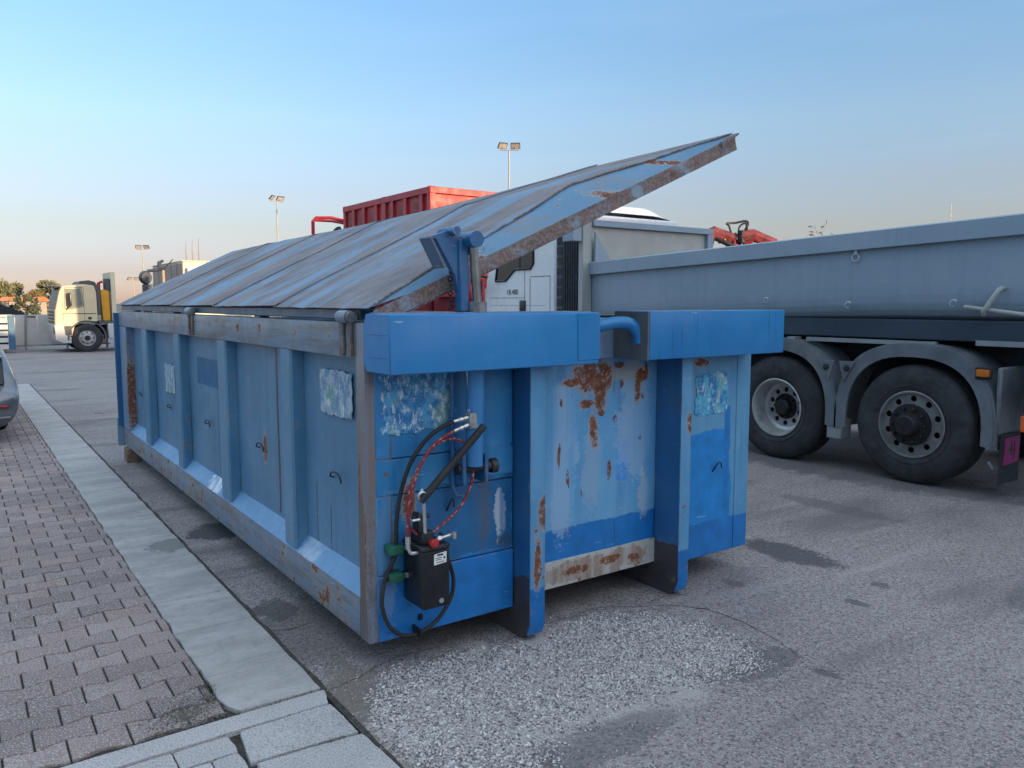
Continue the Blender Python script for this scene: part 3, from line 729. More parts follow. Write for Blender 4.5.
# hooks along the side
def hook(p, out, name='tarp_hook', w_=.05):
    x, y, z = p
    if out == 'x': pts = [(x, y + .075, z - .02), (x - .022, y + .07, z - .01), (x - .024, y + .045, z + .012), (x - .024, y, z + .018), (x - .024, y - .045, z + .008), (x - .024, y - .065, z - .022)]
    else: pts = [(x - w_ * .5, y, z - .03), (x - w_ * .5, y - .02, z), (x - w_ * .3, y - .03, z + .022), (x + w_ * .2, y - .03, z + .024), (x + w_ * .5, y - .03, z - .01)]
    MB().tube(pts, .0042, 6, True, 4).build(name, M['darkiron'], box)
for (y, z) in [(5.15, .735), (3.92, .745), (2.72, .76), (1.56, .765), (.44, .79)]:
    hook((.07, y, z), 'x')
# torn poster remains
def ragged(u0, u1, v0, v1, seed, amp):
    q = random.Random(seed); out = []
    for (a, b) in [((u0, v0), (u1, v0)), ((u1, v0), (u1, v1)), ((u1, v1), (u0, v1)), ((u0, v1), (u0, v0))]:
        for j in range(16):
            t_ = j / 16; out.append((a[0] + (b[0] - a[0]) * t_ + q.uniform(-amp, amp), a[1] + (b[1] - a[1]) * t_ + q.uniform(-amp, amp)))
    return out
MB().prism(ragged(.27, .64, 1.075, 1.285, 5, .006), 0, .0605, .064).build('torn_poster', M['stick_side'], box, label='faded white and green torn poster on the near side bay')
MB().prism(ragged(3.75, 4.10, .86, 1.095, 6, .008), 0, .0605, .064).build('torn_poster', M['stick_side'], box, label='small pale torn poster on a far side bay')
# hinge lugs and hinge beam
MB().box(.028, .10, .10, LB - .05, 1.528, 1.574, .004).build('hinge_beam', M['beamdark'], box)
for i, y in enumerate((.165, 2.86)):
    mb = MB(); mb.cyl((-.008, y - .05, 1.54), (-.008, y + .05, 1.54), .028, 16)
    lug = mb.build('hinge', M['rail'], box)
    for dy in (-.05, .035): MB().box(-.014, -.0005, y + dy - .020, y + dy + .020, 1.375, 1.535, .003).build('hinge_strap', M['ruststrap'], lug)
    MB().cyl((-.008, y - .075, 1.54), (-.008, y - .05, 1.54), .024, 16).build('hinge_pin', M['steelworn'], lug)
for y in (1.5, 3.6, 5.2): MB().box(.035, .09, y - .05, y + .05, 1.5175, 1.5275).build('beam_spacer', M['beamdark'], box)
# --- right, rear and floor
MB().box(2.42, 2.425, .06, LB, .30, 1.37).build('side_sheet', M['side'], box)
MB().box(2.39, 2.488, .06, LB, 1.366, 1.517, .006).build('top_rail', M['rail'], box)
MB().box(2.39, 2.486, .06, LB, .145, .318, .006).build('bottom_rail', M['lowrail'], box)
for y in (.9, 2.1, 3.3, 4.5): MB().box(2.427, 2.495, y, y + .17, .32, 1.365, .008).build('rib', M['rib'], box)
MB().box(.12, 2.39, LB - .06, LB - .002, .15, 1.44).build('rear_door', M['side'], box)
MB().box(.10, 2.42, .07, LB - .06, .16, .18).build('floor_plate', M['lowrail'], box)
# --- front end: left panel of welded plates
fp = [(.115, .752, .938, 1.52, 0.0), (.042, .752, .779, .934, -.003), (.115, .752, .432, .775, 0.001), (.042, .752, .14, .428, -.004)]
for (x0, x1, z0, z1, dy) in fp: MB().box(x0, x1, dy, .05, z0, z1, .003).build('front_plate', M['front'], box)
for (z0, z1) in ((.938, 1.52), (.432, .775)): MB().box(.042, .112, -.004, .05, z0, z1, .004).build('front_plate', M['front'], box)
MB().box(.56, .735, -.007, -.0005, .80, 1.30, .002).build('doubler_plate', M['front'], box)
MB().box(.56, .74, -.010, -.0055, .8, .935, .002).build('doubler_plate', M['front'], box)
# central recessed panel and beams
MB().grid(lambda u, v: (.84 + u * .93, .058 + .007 * mnoise.noise(Vector((u * 4, v * 5, 2))), .28 + v * 1.06), 24, 24).build('front_sheet', M['centre'], box, thick=.004)
MB().box(.752, 1.84, .048, .12, .152, .292, .004).build('cross_beam', M['lowbeam'], box)
MB().box(.123, 2.386, .004, .12, 1.318, 1.522, .004).build('head_beam', M['boxtop'], box)
# right panel
MB().box(1.836, 2.49, .0, .055, .13, 1.318, .006).build('front_plate', M['right'], box)
MB().box(2.37, 2.491, -.0035, -.0005, .135, 1.315, .0015).build('doubler_plate', M['right'], box)
MB().prism(ragged(2.012, 2.283, .965, 1.205, 8, .009), 1, -.0045, -.001).build('torn_poster', M['stick_right'], box, label='pale turquoise torn poster at the right end')
MB().prism(ragged(.075, .43, 1.045, 1.312, 9, .013), 1, -.0065, -.0042).build('torn_poster', M['stick_front'], box, label='blue and white torn poster beside the ram')
hook((2.20, 0, .655), 'y', w_=.045); hook((.40, 0, .70), 'y', w_=.02)
# skids: runners under the whole length turning up the front
for (x0, x1) in ((.757, .843), (1.757, 1.834)):
    MB().prism([(-.13, 1.314), (-.13, .085), (-.112, .035), (-.06, .002), (LB - .1, .002), (LB - .1, .138), (.047, .138), (.047, 1.314)], 0, x0 + .002, x1 - .002).build('skid_runner', M['skidside'], box)
    MB().prism([(-.136, 1.314), (-.136, .085), (-.116, .03), (-.105, .034), (-.1305, .09), (-.1305, 1.314)], 0, x0, x1).build('skid_face', M['skid'], box)
# --- beam boxes across the head
t_ = .246
lb = MB().prism([(-.246, 1.318), (-.246, 1.55), (-.238, 1.558), (-.03, 1.556), (-.004, 1.50), (-.004, 1.355), (-.03, 1.318)], 0, -.004, 1.072, .004).build('beam_box', M['boxblue'], box)
for z in (1.475, 1.385): MB().box(-.0075, -.003, -.215, -.045, z - .0022, z + .0022, .001).build('weld_bead', M['boxblue'], lb)
MB().box(.942, 1.074, -.2495, -.2455, 1.338, 1.553, .0015).build('cover_patch', M['boxblue'], lb)
MB().box(.02, 1.06, -.20, -.02, 1.5565, 1.561).build('top_skin', M['boxtop'], lb)
rb = MB().box(1.40, 2.462, -.246, -.002, 1.320, 1.560, .006, 2).build('beam_box', M['boxblue'], box)
MB().box(1.388, 1.3995, -.244, -.004, 1.318, 1.557, .001).build('end_plate', M['plate'], rb, label='bare rusty end plate of the right beam box')
MB().tube([(1.06, -.09, 1.475), (1.16, -.105, 1.485), (1.28, -.125, 1.502), (1.36, -.15, 1.495), (1.402, -.165, 1.445), (1.408, -.17, 1.40)], .031, 14, True, 6).build('bent_pipe', M['boxblue'], box)
# --- hydraulic ram
MB().cyl((.470, -.10, .885), (.474, -.115, 1.33), .040, 22).build('ram_barrel', M['barrel'], box)
MB().cyl((.450, -.165, 1.558), (.450, -.165, 1.605), .042, 22).build('ram_collar', M['steelworn'], box)
MB().cyl((.450, -.165, 1.60), (.425, -.175, 1.845), .020, 18).build('ram_rod', M['chrome'], box)
MB().box(.405, .425, -.115, -.004, .80, .95, .004).build('ram_clevis', M['pinblue'], box); MB().box(.522, .54, -.115, -.004, .80, .93, .004).build('ram_clevis', M['pinblue'], box)
MB().cyl((.39, -.085, .872), (.56, -.085, .872), .024, 16).build('ram_pin', M['darkiron'], box)
MB().lathe([(0, .030), (.012, .034), (.03, .034), (.03, .02), (.0, .02)], (.565, -.085, .868), (1, 0, 0), 18).build('pin_collar', M['darkiron'], box)
MB().tube([(.40, -.035, 1.29), (.398, -.04, .78), (.41, -.05, .745), (.44, -.05, .74)], .011, 10).build('ram_pipe', M['pinblue'], box)
# --- prop bar and bracket that carry the lid
MB().box(.366, .412, -.165, -.117, 1.5615, 1.865, .006).build('prop_bar', M['pinblue'], box)
mb = MB(); mb.cyl((.412, -.225, 1.862), (.412, -.10, 1.862), .034, 18); mb.build('prop_pin', M['pinblue'], box)
MB().cyl((.338, -.19, 1.895), (.338, -.06, 1.895), .019, 18).build('prop_pin', M['pinblue'], box)
MB().prism([(.23, 1.868), (.262, 1.862), (.35, 1.72), (.375, 1.60), (.41, 1.60), (.40, 1.70), (.365, 1.89), (.31, 1.895)], 1, -.15, -.118).build('lid_bracket', M['pinblue'], box)
MB().prism([(.215, 1.862), (.219, 1.869), (.292, 1.745), (.28, 1.742)], 1, -.185, -.09).build('bracket_web', M['beamdark'], box)
MB().box(.412, .438, -.188, -.15, 1.80, 1.875, .004).build('rod_eye', M['pinblue'], box)
mb = MB()
for k in range(9):
    z = 1.82 - k * .03; a = k % 2
    mb.lathe([(.004 * math.cos(q), .010 + .004 * math.sin(q)) for q in (0, 1.57, 3.14, 4.71)], (.345 + .002 * a, -.12, z), (1, 0, 0) if a else (0, 1, 0), 8, True, True)
mb.build('safety_chain', M['darkiron'], box)
# ring on the rod eye
MB().lathe([(.003 * math.cos(q), .018 + .003 * math.sin(q)) for q in (0, 1.57, 3.14, 4.71)], (.455, -.18, 1.83), (.3, 1, 0), 16, True, True).build('ring_pin', M['zinc'], box)
# --- valve, pipe and hoses
vb = MB().box(.425, .468, -.145, -.10, 1.055, 1.125, .004).build('valve_block', M['zinc'], box)
MB().cyl((.442, -.115, 1.125), (.434, -.105, 1.325), .005, 8).build('feed_pipe', M['zinc'], vb)
MB().lathe([(0, .012), (.02, .012), (.02, .009), (.03, .009)], (.442, -.115, 1.12), (0, 0, 1), 6).build('pipe_nut', M['zinc'], vb); MB().lathe([(0, .012), (.03, .012), (.03, .001)], (.448, -.12, 1.06), (0, 0, -1), 6).build('pipe_nut', M['zinc'], vb)
for (z, dx) in ((1.105, 0), (1.072, .004)):
    mb = MB(); a = Vector((.425, -.125, z)); d = Vector((-1, 0, -.16 if dx == 0 else -.28)).normalized()
    mb.lathe([(0, .011), (.022, .011), (.022, .008), (.03, .008), (.03, .012), (.045, .012), (.045, .009), (.075, .009)], a, d, 8)
    mb.build('hose_fitting', M['zinc'], vb)
def hose(pts, r_, mat, name='hydraulic_hose'):
    return MB().tube(pts, r_, 10, True, 8).build(name, mat, box)
hose([(.352, -.125, 1.092), (.30, -.115, 1.072), (.23, -.09, 1.015), (.17, -.07, .92), (.135, -.05, .80), (.115, -.045, .68), (.11, -.045, .58), (.105, -.04, .52), (.06, -.035, .42), (.045, -.035, .32), (.075, -.04, .22), (.14, -.045, .165), (.22, -.05, .16), (.31, -.05, .20), (.375, -.05, .28), (.385, -.06, .37), (.35, -.075, .47), (.305, -.10, .56), (.285, -.12, .61)], .0092, M['rubber'])
hose([(.352, -.128, 1.052), (.31, -.13, 1.035), (.25, -.13, 1.00), (.185, -.13, .92), (.145, -.13, .82), (.128, -.13, .72), (.122, -.13, .63), (.124, -.135, .60)], .0075, M['redhose'])
hose([(.128, -.12, .70), (.138, -.12, .80), (.165, -.12, .88), (.225, -.12, .965), (.29, -.12, 1.01), (.36, -.115, 1.015), (.425, -.11, .985), (.46, -.105, .92), (.465, -.10, .84), (.44, -.10, .765), (.385, -.105, .70), (.31, -.115, .655), (.25, -.12, .625), (.205, -.125, .615), (.165, -.125, .635), (.14, -.12, .66), (.128, -.12, .70)], .0065, M['redhose'])
mb = MB(); mb.lathe([(0, .012), (.035, .012), (.035, .010), (.055, .010)], (.122, -.132, .63), (.02, 0, -1), 8); mb.tube([(.124, -.132, .60), (.126, -.135, .57), (.135, -.14, .556), (.165, -.145, .555)], .008, 8, True, 4)
mb.lathe([(0, .013), (.02, .013)], (.165, -.145, .555), (1, 0, .0), 6); mb.build('hose_elbow', M['zinc'], box)
for z in (.555, .435):
    cl = MB().box(.072, .135, -.072, -.005, z - .019, z + .019, .006, 2).build('pipe_clamp', M['green'], box)
    MB().lathe([(0, .012), (.012, .012), (.012, .0001)], (.155, -.05, z), (0, -1, 0), 6).build('clamp_bolt', M['zinc'], cl)
MB().box(.205, .212, -.075, -.003, .15, .185).build('cable_tie', M['black'], box)
MB().box(.235, .25, -.02, -.003, .20, .225).build('cable_tie', M['black'], box)
# --- hand pump
pump = MB().box(.160, .290, -.19, -.012, .315, .565, .010, 2).build('hand_pump', M['black'], box)
MB().box(.157, .293, -.193, -.010, .566, .586, .005).build('pump_head', M['darkiron'], pump)
MB().prism([(.212, .503), (.272, .508), (.273, .555), (.213, .549)], 1, -.1925, -.1905).build('rating_label', M['white'], pump)
for (x0_, x1_, z0_, z1_) in ((.228, .256, .541, .548), (.258, .266, .526, .534), (.220, .250, .531, .5335), (.220, .246, .523, .5255), (.222, .262, .512, .5145)):
    MB().box(x0_, x1_, -.1931, -.19235, z0_, z1_).build('label_mark', M['ink'], pump)
MB().lathe([(0, .012), (.006, .012), (.006, .0001)], (.245, -.19, .345), (0, -1, 0), 6).build('drain_plug', M['zinc'], pump)
MB().lathe([(0, .012), (.02, .015), (.035, .019), (.05, .019), (.058, .012), (.058, .0001)], (.205, -.175, .60), (-.1, -1, .15), 16).build('release_knob', M['redknob'], pump)
mb = MB(); mb.box(.175, .235, -.16, -.05, .587, .64, .006); mb.box(.165, .185, -.15, -.09, .64, .72, .004); mb.cyl((.15, -.12, .70), (.23, -.12, .70), .010, 10); mb.build('pump_body', M['darkiron'], pump)
mb = MB(); mb.cyl((.195, -.15, .60), (.188, -.15, .775), .009, 10); mb.build('piston_rod', M['zinc'], pump)
mb = MB(); mb.cyl((.235, -.17, .605), (.315, -.17, .615), .008, 10); mb.cyl((.315, -.185, .60), (.315, -.185, .63), .010, 8); mb.lathe([(0, .014), (.018, .014)], (.24, -.17, .606), (1, 0, .1), 6)
mb.build('port_fitting', M['zinc'], pump)
mb = MB(); mb.tube([(.185, -.15, .77), (.165, -.15, .80), (.185, -.15, .825)], .007, 8); mb.lathe([(.004 * math.cos(q), .018 + .004 * math.sin(q)) for q in (0, 1.57, 3.14, 4.71)], (.175, -.165, .80), (0, 1, .2), 14, True, True); mb.build('lever_clip', M['zinc'], pump); MB().cyl((.13, -.155, .70), (.165, -.155, .70), .007, 8).build('clip_pin', M['zinc'], pump)
MB().tube([(.172, -.155, .775), (.46, -.20, 1.075)], .0165, 14).build('pump_lever', M['rubber'], pump)

# --- lid: gabled sheet lid hinged on the left edge
lid_z = 1.579
def edge_z(y):
    P = [(-.05, .954), (1.16, .93), (1.87, .89), (3.05, .83), (4.2, .77), (5.4, .715), (5.9, .70)]
    for (a, za), (b, zb) in zip(P, P[1:]):
        if y <= b: return za + (zb - za) * max(0, (y - a) / (b - a))
    return P[-1][1]
XR = 1.16
def lid_pt(x, y):
    er = edge_z(y); rz = .60 - .004 * y
    z = rz * (x - .0) / XR if x < XR else rz + (er - rz) * (x - XR) / (2.213 - XR)
    dent = .010 * mnoise.noise(Vector((x * 1.7, y * 1.3, 0))) + .005 * mnoise.noise(Vector((x * 5, y * 4, 3)))
    k = min(1, x / .3) * min(1, (2.25 - x) / .3)
    return Vector((x, y, lid_z + z + dent * k))
hipy = lambda x: .10 - .15 * abs(x - XR) / XR if x < XR else .10 - .15 * (x - XR) / (2.213 - XR)
lid = MB().prism([(.028, 1.5735), (.05, 1.566), (.06, 1.575), (.04, 1.583)], 1, -.04, 5.86).build('lid', M['beamdark'], box)
sp = [None, 1.11, 2.30, 3.52, 4.72, 5.88]
for i in range(5):
    def fn(u, v, i=i):
        x = .0 + u * 2.213
        ya = hipy(x) if i == 0 else sp[i] - .035
        yb = sp[i + 1]
        y = ya + (yb - ya) * v
        p = lid_pt(x, y); p.z += .009 * (1 - v) if i else .0
        if u < .001: p.z -= .004 + .004 * mnoise.noise(Vector((0, y * 8, 0)))
        return p
    MB().grid(fn, 40, 14).build('lid_panel', M['lid'], lid, thick=-.004)
    if i:
        mb = MB(); mb.tube([lid_pt(.02 + k * 2.18 / 24, sp[i] - .036) + Vector((0, -.004, .006 + .002 * mnoise.noise(Vector((k, i, 0))))) for k in range(25)], .0042, 6); mb.build('lid_seam', M['beamdark'], lid)
# blue front hip sheet closing the gable
def hp(u, v):
    x = .004 + u * 2.206
    top = lid_pt(x, hipy(x)); base = Vector((x, -.052, lid_z + .954 * x / 2.213 - .026 * min(1, x / .2)))
    p = base.lerp(top + Vector((0, 0, -.006)), v)
    p.z += .012 * math.sin(math.pi * v) * math.sin(math.pi * u) + .004 * mnoise.noise(Vector((x * 6, v * 2, 1)))
    return p
MB().grid(hp, 44, 6).build('lid_hip', M['hip'], lid, thick=.004)
mb = MB(); mb.tube([lid_pt(.03 + k * 2.15 / 30, hipy(.03 + k * 2.15 / 30)) + Vector((0, -.006, .002 + .004 * mnoise.noise(Vector((k * .7, 0, 0))))) for k in range(31)], .0055, 6); mb.build('hip_seam', M['flange'], lid)
# rusty down-turned flange along the front edge
def fl(u, v):
    x = .02 + u * 2.205; z = lid_z + .954 * x / 2.213
    h = .062 + .010 * u
    return Vector((x + .012 * v, -.056 - .006 * v + .006 * mnoise.noise(Vector((x * 5, v, 0))), z - .020 - v * h))
MB().grid(fl, 50, 3).build('lid_flange', M['flange'], lid, thick=.005)
mb = MB(); mb.grid(lambda u, v: Vector((.02 + u * 2.2, -.058 + v * .06, lid_z + .954 * (.02 + u * 2.2) / 2.213 - .092 - .004 * v)), 20, 1); mb.build('flange_lip', M['flange'], lid, thick=.004)
MB().prism([(2.10, 2.47), (2.235, 2.535), (2.232, 2.525), (2.10, 2.44)], 1, -.075, -.02).build('flange_tip', M['flange'], lid)
# rear gable sheet and free edge flange
mb = MB(); mb.face([lid_pt(0, 5.87), lid_pt(XR * .5, 5.87), lid_pt(XR, 5.87), lid_pt(1.7, 5.87), lid_pt(2.21, 5.87), lid_pt(2.21, 5.87) - Vector((0, 0, .09)), Vector((0, 5.87, 1.575))]); mb.build('lid_gable', M['lid'], lid, thick=.004)
MB().grid(lambda u, v: lid_pt(2.213, -.04 + u * 5.9) + Vector((.006 * v, 0, -.085 * v)), 24, 1).build('free_edge_flange', M['flange'], lid, thick=.005)
for y in (1.2, 2.4, 3.6, 4.8):
    mb = MB(); mb.tube([lid_pt(.06, y) - Vector((0, 0, .04)), lid_pt(XR, y) - Vector((0, 0, .05)), lid_pt(2.15, y) - Vector((0, 0, .05))], .025, 6); mb.build('lid_rafter', M['beamdark'], lid)

# ================================================================== WHEELS
def disc_with_holes(mb, c, ax, r0, r1, nh, rh, rhc, depth=.012):
    """flat annulus with nh round hand holes, faced along ax"""
    ax = Vector(ax).normalized(); u = Vector((0, 1, 0)); v = ax.cross(u); c = Vector(c)
    def P(r_, a, t=0): return c + ax * t + (u * math.cos(a) + v * math.sin(a)) * r_
    n = 4
    for h in range(nh):
        a0 = 2 * math.pi * h / nh; a1 = 2 * math.pi * (h + 1) / nh; am = (a0 + a1) / 2
        outer = [P(r1, a0 + (a1 - a0) * k / n) for k in range(n + 1)] + [P((r0 + r1) / 2, a1)] + [P(r0, a1 - (a1 - a0) * k / n) for k in range(n + 1)] + [P((r0 + r1) / 2, a0)]
        hc = P(rhc, am); m = len(outer); inner = []
        for o in outer:
            inner.append(hc + (o - hc).normalized() * rh)
        ov = [mb.bm.verts.new(o) for o in outer]; iv = [mb.bm.verts.new(o) for o in inner]; dv = [mb.bm.verts.new(o - ax * depth) for o in inner]
        for k in range(m):
            mb.bm.faces.new([ov[k], ov[(k + 1) % m], iv[(k + 1) % m], iv[k]]); mb.bm.faces.new([iv[k], iv[(k + 1) % m], dv[(k + 1) % m], dv[k]])
def make_wheel(parent, c, Rr, wd, ax, style, rimmat=None, nh=10):
    """tyre with rim and hub as sub-parts; c = centre of outer face plane, ax = outward axis"""
    k = Rr / .53; ax = Vector(ax); rr = .302 * k; rimmat = rimmat or M['rim']
    mb = MB()
    prof = [(-wd * .5, rr - .02), (-.005, rr - .004), (.0, rr + .01 * k), (.012 * k, rr + .03 * k), (.018 * k, rr + .09 * k), (.012 * k, rr + .15 * k), (.0, rr + .185 * k), (-.012 * k, Rr - .024 * k), (-.03 * k, Rr - .006 * k), (-.05 * k, Rr)]
    for q in (.25, .5, .75):
        t_ = -.05 * k - (wd - .1 * k) * q
        prof += [(t_ + .012, Rr), (t_ + .009, Rr - .014), (t_ - .009, Rr - .014), (t_ - .012, Rr)]
    prof += [(-wd + .05 * k, Rr), (-wd + .015 * k, Rr - .02 * k), (-wd, rr + .15 * k), (-wd, rr + .05), (-wd + .02, rr - .02)]
    mb.lathe(prof, c, ax, 56)
    mb.lathe([(.0135 * k, rr + .040 * k), (.0175 * k, rr + .043 * k), (.0175 * k, rr + .047 * k), (.0165 * k, rr + .050 * k)], c, ax, 56)
    mb.lathe([(-.004, rr + .165 * k), (.006, rr + .17 * k), (.004, rr + .18 * k), (-.008, rr + .186 * k)], c, ax, 56)
    w = mb.build('wheel', M['tyre'], parent)
    mb = MB(); c = Vector(c)
    if style == 'dish':
        mb.lathe([(.004, rr - .002), (.008, rr - .008), (.006, rr - .020 * k), (-.02, rr - .03 * k), (-.09 * k, rr - .05 * k), (-.15 * k, rr - .055 * k), (-.165 * k, rr - .085 * k)], c, ax, 48)
        disc_with_holes(mb, c - ax * .165 * k, ax, .125 * k, rr - .085 * k, nh, .027 * k, .174 * k)
        rim = mb.build('rim', rimmat, w)
        mb = MB(); mb.lathe([(-.163 * k, .135 * k), (-.155 * k, .13 * k), (-.15 * k, .085 * k), (-.09 * k, .08 * k), (-.075 * k, .065 * k), (-.07 * k, .0001)], c, ax, 28)
        for h in range(10):
            a = h * .628; p = c + Vector((0, math.cos(a), math.sin(a))) * .110 * k - ax * .157 * k
            mb.lathe([(0, .013 * k), (.03 * k, .013 * k), (.04 * k, .006 * k), (.04 * k, .0001)], p, ax, 6)
        mb.build('hub', M['hub'], w)
    else:
        mb.lathe([(.004, rr - .002), (.008, rr - .008), (.006, rr - .020 * k), (-.015, rr - .028 * k), (-.028 * k, rr - .035 * k)], c, ax, 48)
        disc_with_holes(mb, c - ax * .028 * k, ax, .190 * k, rr - .035 * k, nh, .028 * k, .230 * k)
        mb.lathe([(-.028 * k, .191 * k), (.0 * k, .188 * k), (.01 * k, .18 * k)], c, ax, 48)
        rim = mb.build('rim', rimmat, w)
        mb = MB(); mb.lathe([(-.02, .187 * k), (.016 * k, .186 * k), (.034 * k, .178 * k), (.040 * k, .11 * k), (.06 * k, .10 * k), (.10 * k, .095 * k), (.115 * k, .08 * k), (.118 * k, .0001)], c, ax, 36)
        for h in range(10):
            a = h * .628; p = c + Vector((0, math.cos(a), math.sin(a))) * .148 * k + ax * .036 * k
            mb.lathe([(0, .014 * k), (.028 * k, .014 * k), (.036 * k, .006 * k), (.036 * k, .0001)], p, ax, 6)
        mb.build('hub', M['hub'], w)
    # dark barrel behind
    mb = MB(); mb.lathe([(-.19 * k, rr - .05 * k), (-.19 * k, .0001)], c, ax, 24); mb.build('brake_drum', M['chassis'], w)
    return w

# ================================================================== GREY TIPPER TRUCK
X0 = 5.5
trk = thing('tipper_truck', 'grey tipper truck with white cab parked beyond the container', 'truck', (6.7, 2.0, 0))
make_wheel(trk, (X0, 2.0, .528), .53, .34, (-1, 0, 0), 'dish')
make_wheel(trk, (X0 - .01, .59, .528), .53, .34, (-1, 0, 0), 'hub', M['rimdark'])
make_wheel(trk, (X0 + 2.45, 2.0, .528), .53, .34, (1, 0, 0), 'dish')
make_wheel(trk, (X0 + 2.46, .59, .528), .53, .34, (1, 0, 0), 'hub')
make_wheel(trk, (X0 + .02, 6.6, .528), .53, .30, (-1, 0, 0), 'hub')
make_wheel(trk, (X0 + 2.43, 6.6, .528), .53, .30, (1, 0, 0), 'hub')
# chassis
mb = MB(); mb.box(6.15, 6.4, -1.6, 7.2, .72, 1.05); mb.box(7.05, 7.3, -1.6, 7.2, .72, 1.05)
for y in (.59, 2.0, 6.6): mb.cyl((5.65, y, .53), (7.8, y, .53), .11, 12)
for y in (-.9, 1.3, 3.2, 5.0): mb.box(6.4, 7.05, y, y + .2, .75, 1.0)
mb.build('chassis', M['chassis'], trk)
MB().box(5.95, 7.5, -1.6, 5.0, 1.06, 1.27).build('subframe', M['chassis'], trk)
MB().box(X0 + .13, 7.83, -1.6, 4.9, 1.272, 1.452, .01).build('body_bearer', M['bearer'], trk)
MB().box(5.6, 6.1, 3.1, 4.6, .45, 1.05, .04, 2).build('fuel_tank', M['chassis'], trk)
# tipper body: side, rim and half-pipe belly, nose slightly lower than tail
def rimz(y): return 2.30 - .0321 * (y + .2)
prof = [(X0 + .058, -.165), (X0 + .06, -.46), (X0 + .072, -.54), (X0 + .10, -.60), (X0 + .15, -.65), (X0 + .23, -.69), (X0 + .40, -.715), (X0 + .8, -.725)]
def bodyfn(u, v):
    y = -2.4 + v * 7.4
    i = u * (len(prof) - 1); a = min(int(i), len(prof) - 2); f = i - a
    x = prof[a][0] + (prof[a + 1][0] - prof[a][0]) * f; dz = prof[a][1] + (prof[a + 1][1] - prof[a][1]) * f
    zb = 2.14 - .045 * max(0, y - .8) * min(1, max(0, (.9 + dz) / .44)) + dz                      # belly level is horizontal, top follows the rim
    zt = rimz(y) + dz
    k = min(1, max(0, (-dz - .165) / .29))
    return (x, y, zt * (1 - k) + zb * k)
prof_full = prof + [(2 * (X0 + 1.23) - x, dz) for x, dz in prof[::-1]]
prof = prof_full
body = MB().grid(bodyfn, 60, 16).build('tipper_body', M['greybody'], trk, thick=.012)
for sx in (0, 1):
    xa = X0 if sx == 0 else X0 + 2.34
    mb = MB()
    vs4 = []
    for y in (-2.4, 5.0):
        z = rimz(y); xb = xa + .12
        vs4.append([(xa, y, z - .165), (xa, y, z - .012), (xa + .02, y, z), (xb - .01, y, z), (xb, y, z - .012), (xb, y, z - .17)])
    A = [mb.bm.verts.new(p) for p in vs4[0]]; B = [mb.bm.verts.new(p) for p in vs4[1]]
    for k in range(6): mb.bm.faces.new([A[k], A[(k + 1) % 6], B[(k + 1) % 6], B[k]])
    mb.bm.faces.new(A); mb.bm.faces.new(B[::-1]); mb.build('rim_rail', M['greybody'], trk)
# headboard
hb = MB().box(X0 + .07, 7.86, 4.99, 5.03, 1.42, 2.60).build('headboard', M['greyinner'], trk)
MB().box(X0 + .06, 7.90, 4.93, 5.05, 2.60, 2.685, .006).build('headboard_beam', M['greybody'], hb)
MB().box(7.78, 7.90, 4.93, 5.05, 1.9, 2.599, .006).build('headboard_post', M['greybody'], hb)
MB().box(X0 - .10, X0 + .05, 4.96, 5.06, 1.45, 2.69, .008).build('headboard_post', M['greylight'], hb, label='pale grey upright at the near end of the headboard')
MB().box(X0 - .26, X0 - .105, 4.98, 5.20, 2.40, 2.66, .006).build('headboard_bracket', M['greybody'], hb)
MB().prism([(X0 + .06, 2.12), (X0 + .36, 2.12), (X0 + .06, 2.52)], 1, 4.90, 4.93).build('gusset', M['greybody'], hb)
MB().box(X0 + .1, 7.85, -2.43, -2.40, 1.3, 2.3).build('tailgate', M['greybody'], trk)
# rope hooks and loops on the side
def loop(x, y, z, r_, rt=.006):
    MB().lathe([(rt * math.cos(q), r_ + rt * math.sin(q)) for q in (0, 1.57, 3.14, 4.71)], (x, y, z), (1, .3, 0), 14, True, True).build('rope_loop', M['galv'], trk)
M['galv'], M['_g'] = M['hookzinc'], M['galv']
loop(X0 + .035, 1.215, 2.02, .035); MB().box(X0 + .03, X0 + .04, 1.20, 1.225, 2.05, 2.10).build('loop_tab', M['galv'], trk)
for y, z in ((1.28, 1.585), (.32, 1.60), (2.2, 1.63), (-.8, 1.6)):
    mb = MB(); mb.tube([(X0 + .07, y, z - .03), (X0 + .02, y, z - .03), (X0 + .005, y, z), (X0 + .005, y - .02, z + .022), (X0 + .005, y - .045, z + .022), (X0 + .005, y - .05, z + .008)], .006, 6, True, 3); mb.build('rope_hook', M['galv'], trk)
M['galv'] = M['_g']
# raised side bar with strap
mb = MB(); mb.tube([(X0 - .02, .19, 1.567), (X0 - .02, .14, 1.56), (X0 - .02, -1.4, 1.36)], .018, 10); mb.build('side_bar', M['greylight'], trk)
mb = MB(); mb.tube([(X0 + .06, -.075, 1.72), (X0 + .0, -.06, 1.70), (X0 - .035, .0, 1.58), (X0 - .035, .03, 1.53), (X0 - .01, .035, 1.505)], .021, 8, True, 4); mb.build('bar_strap', M['greylight'], trk)
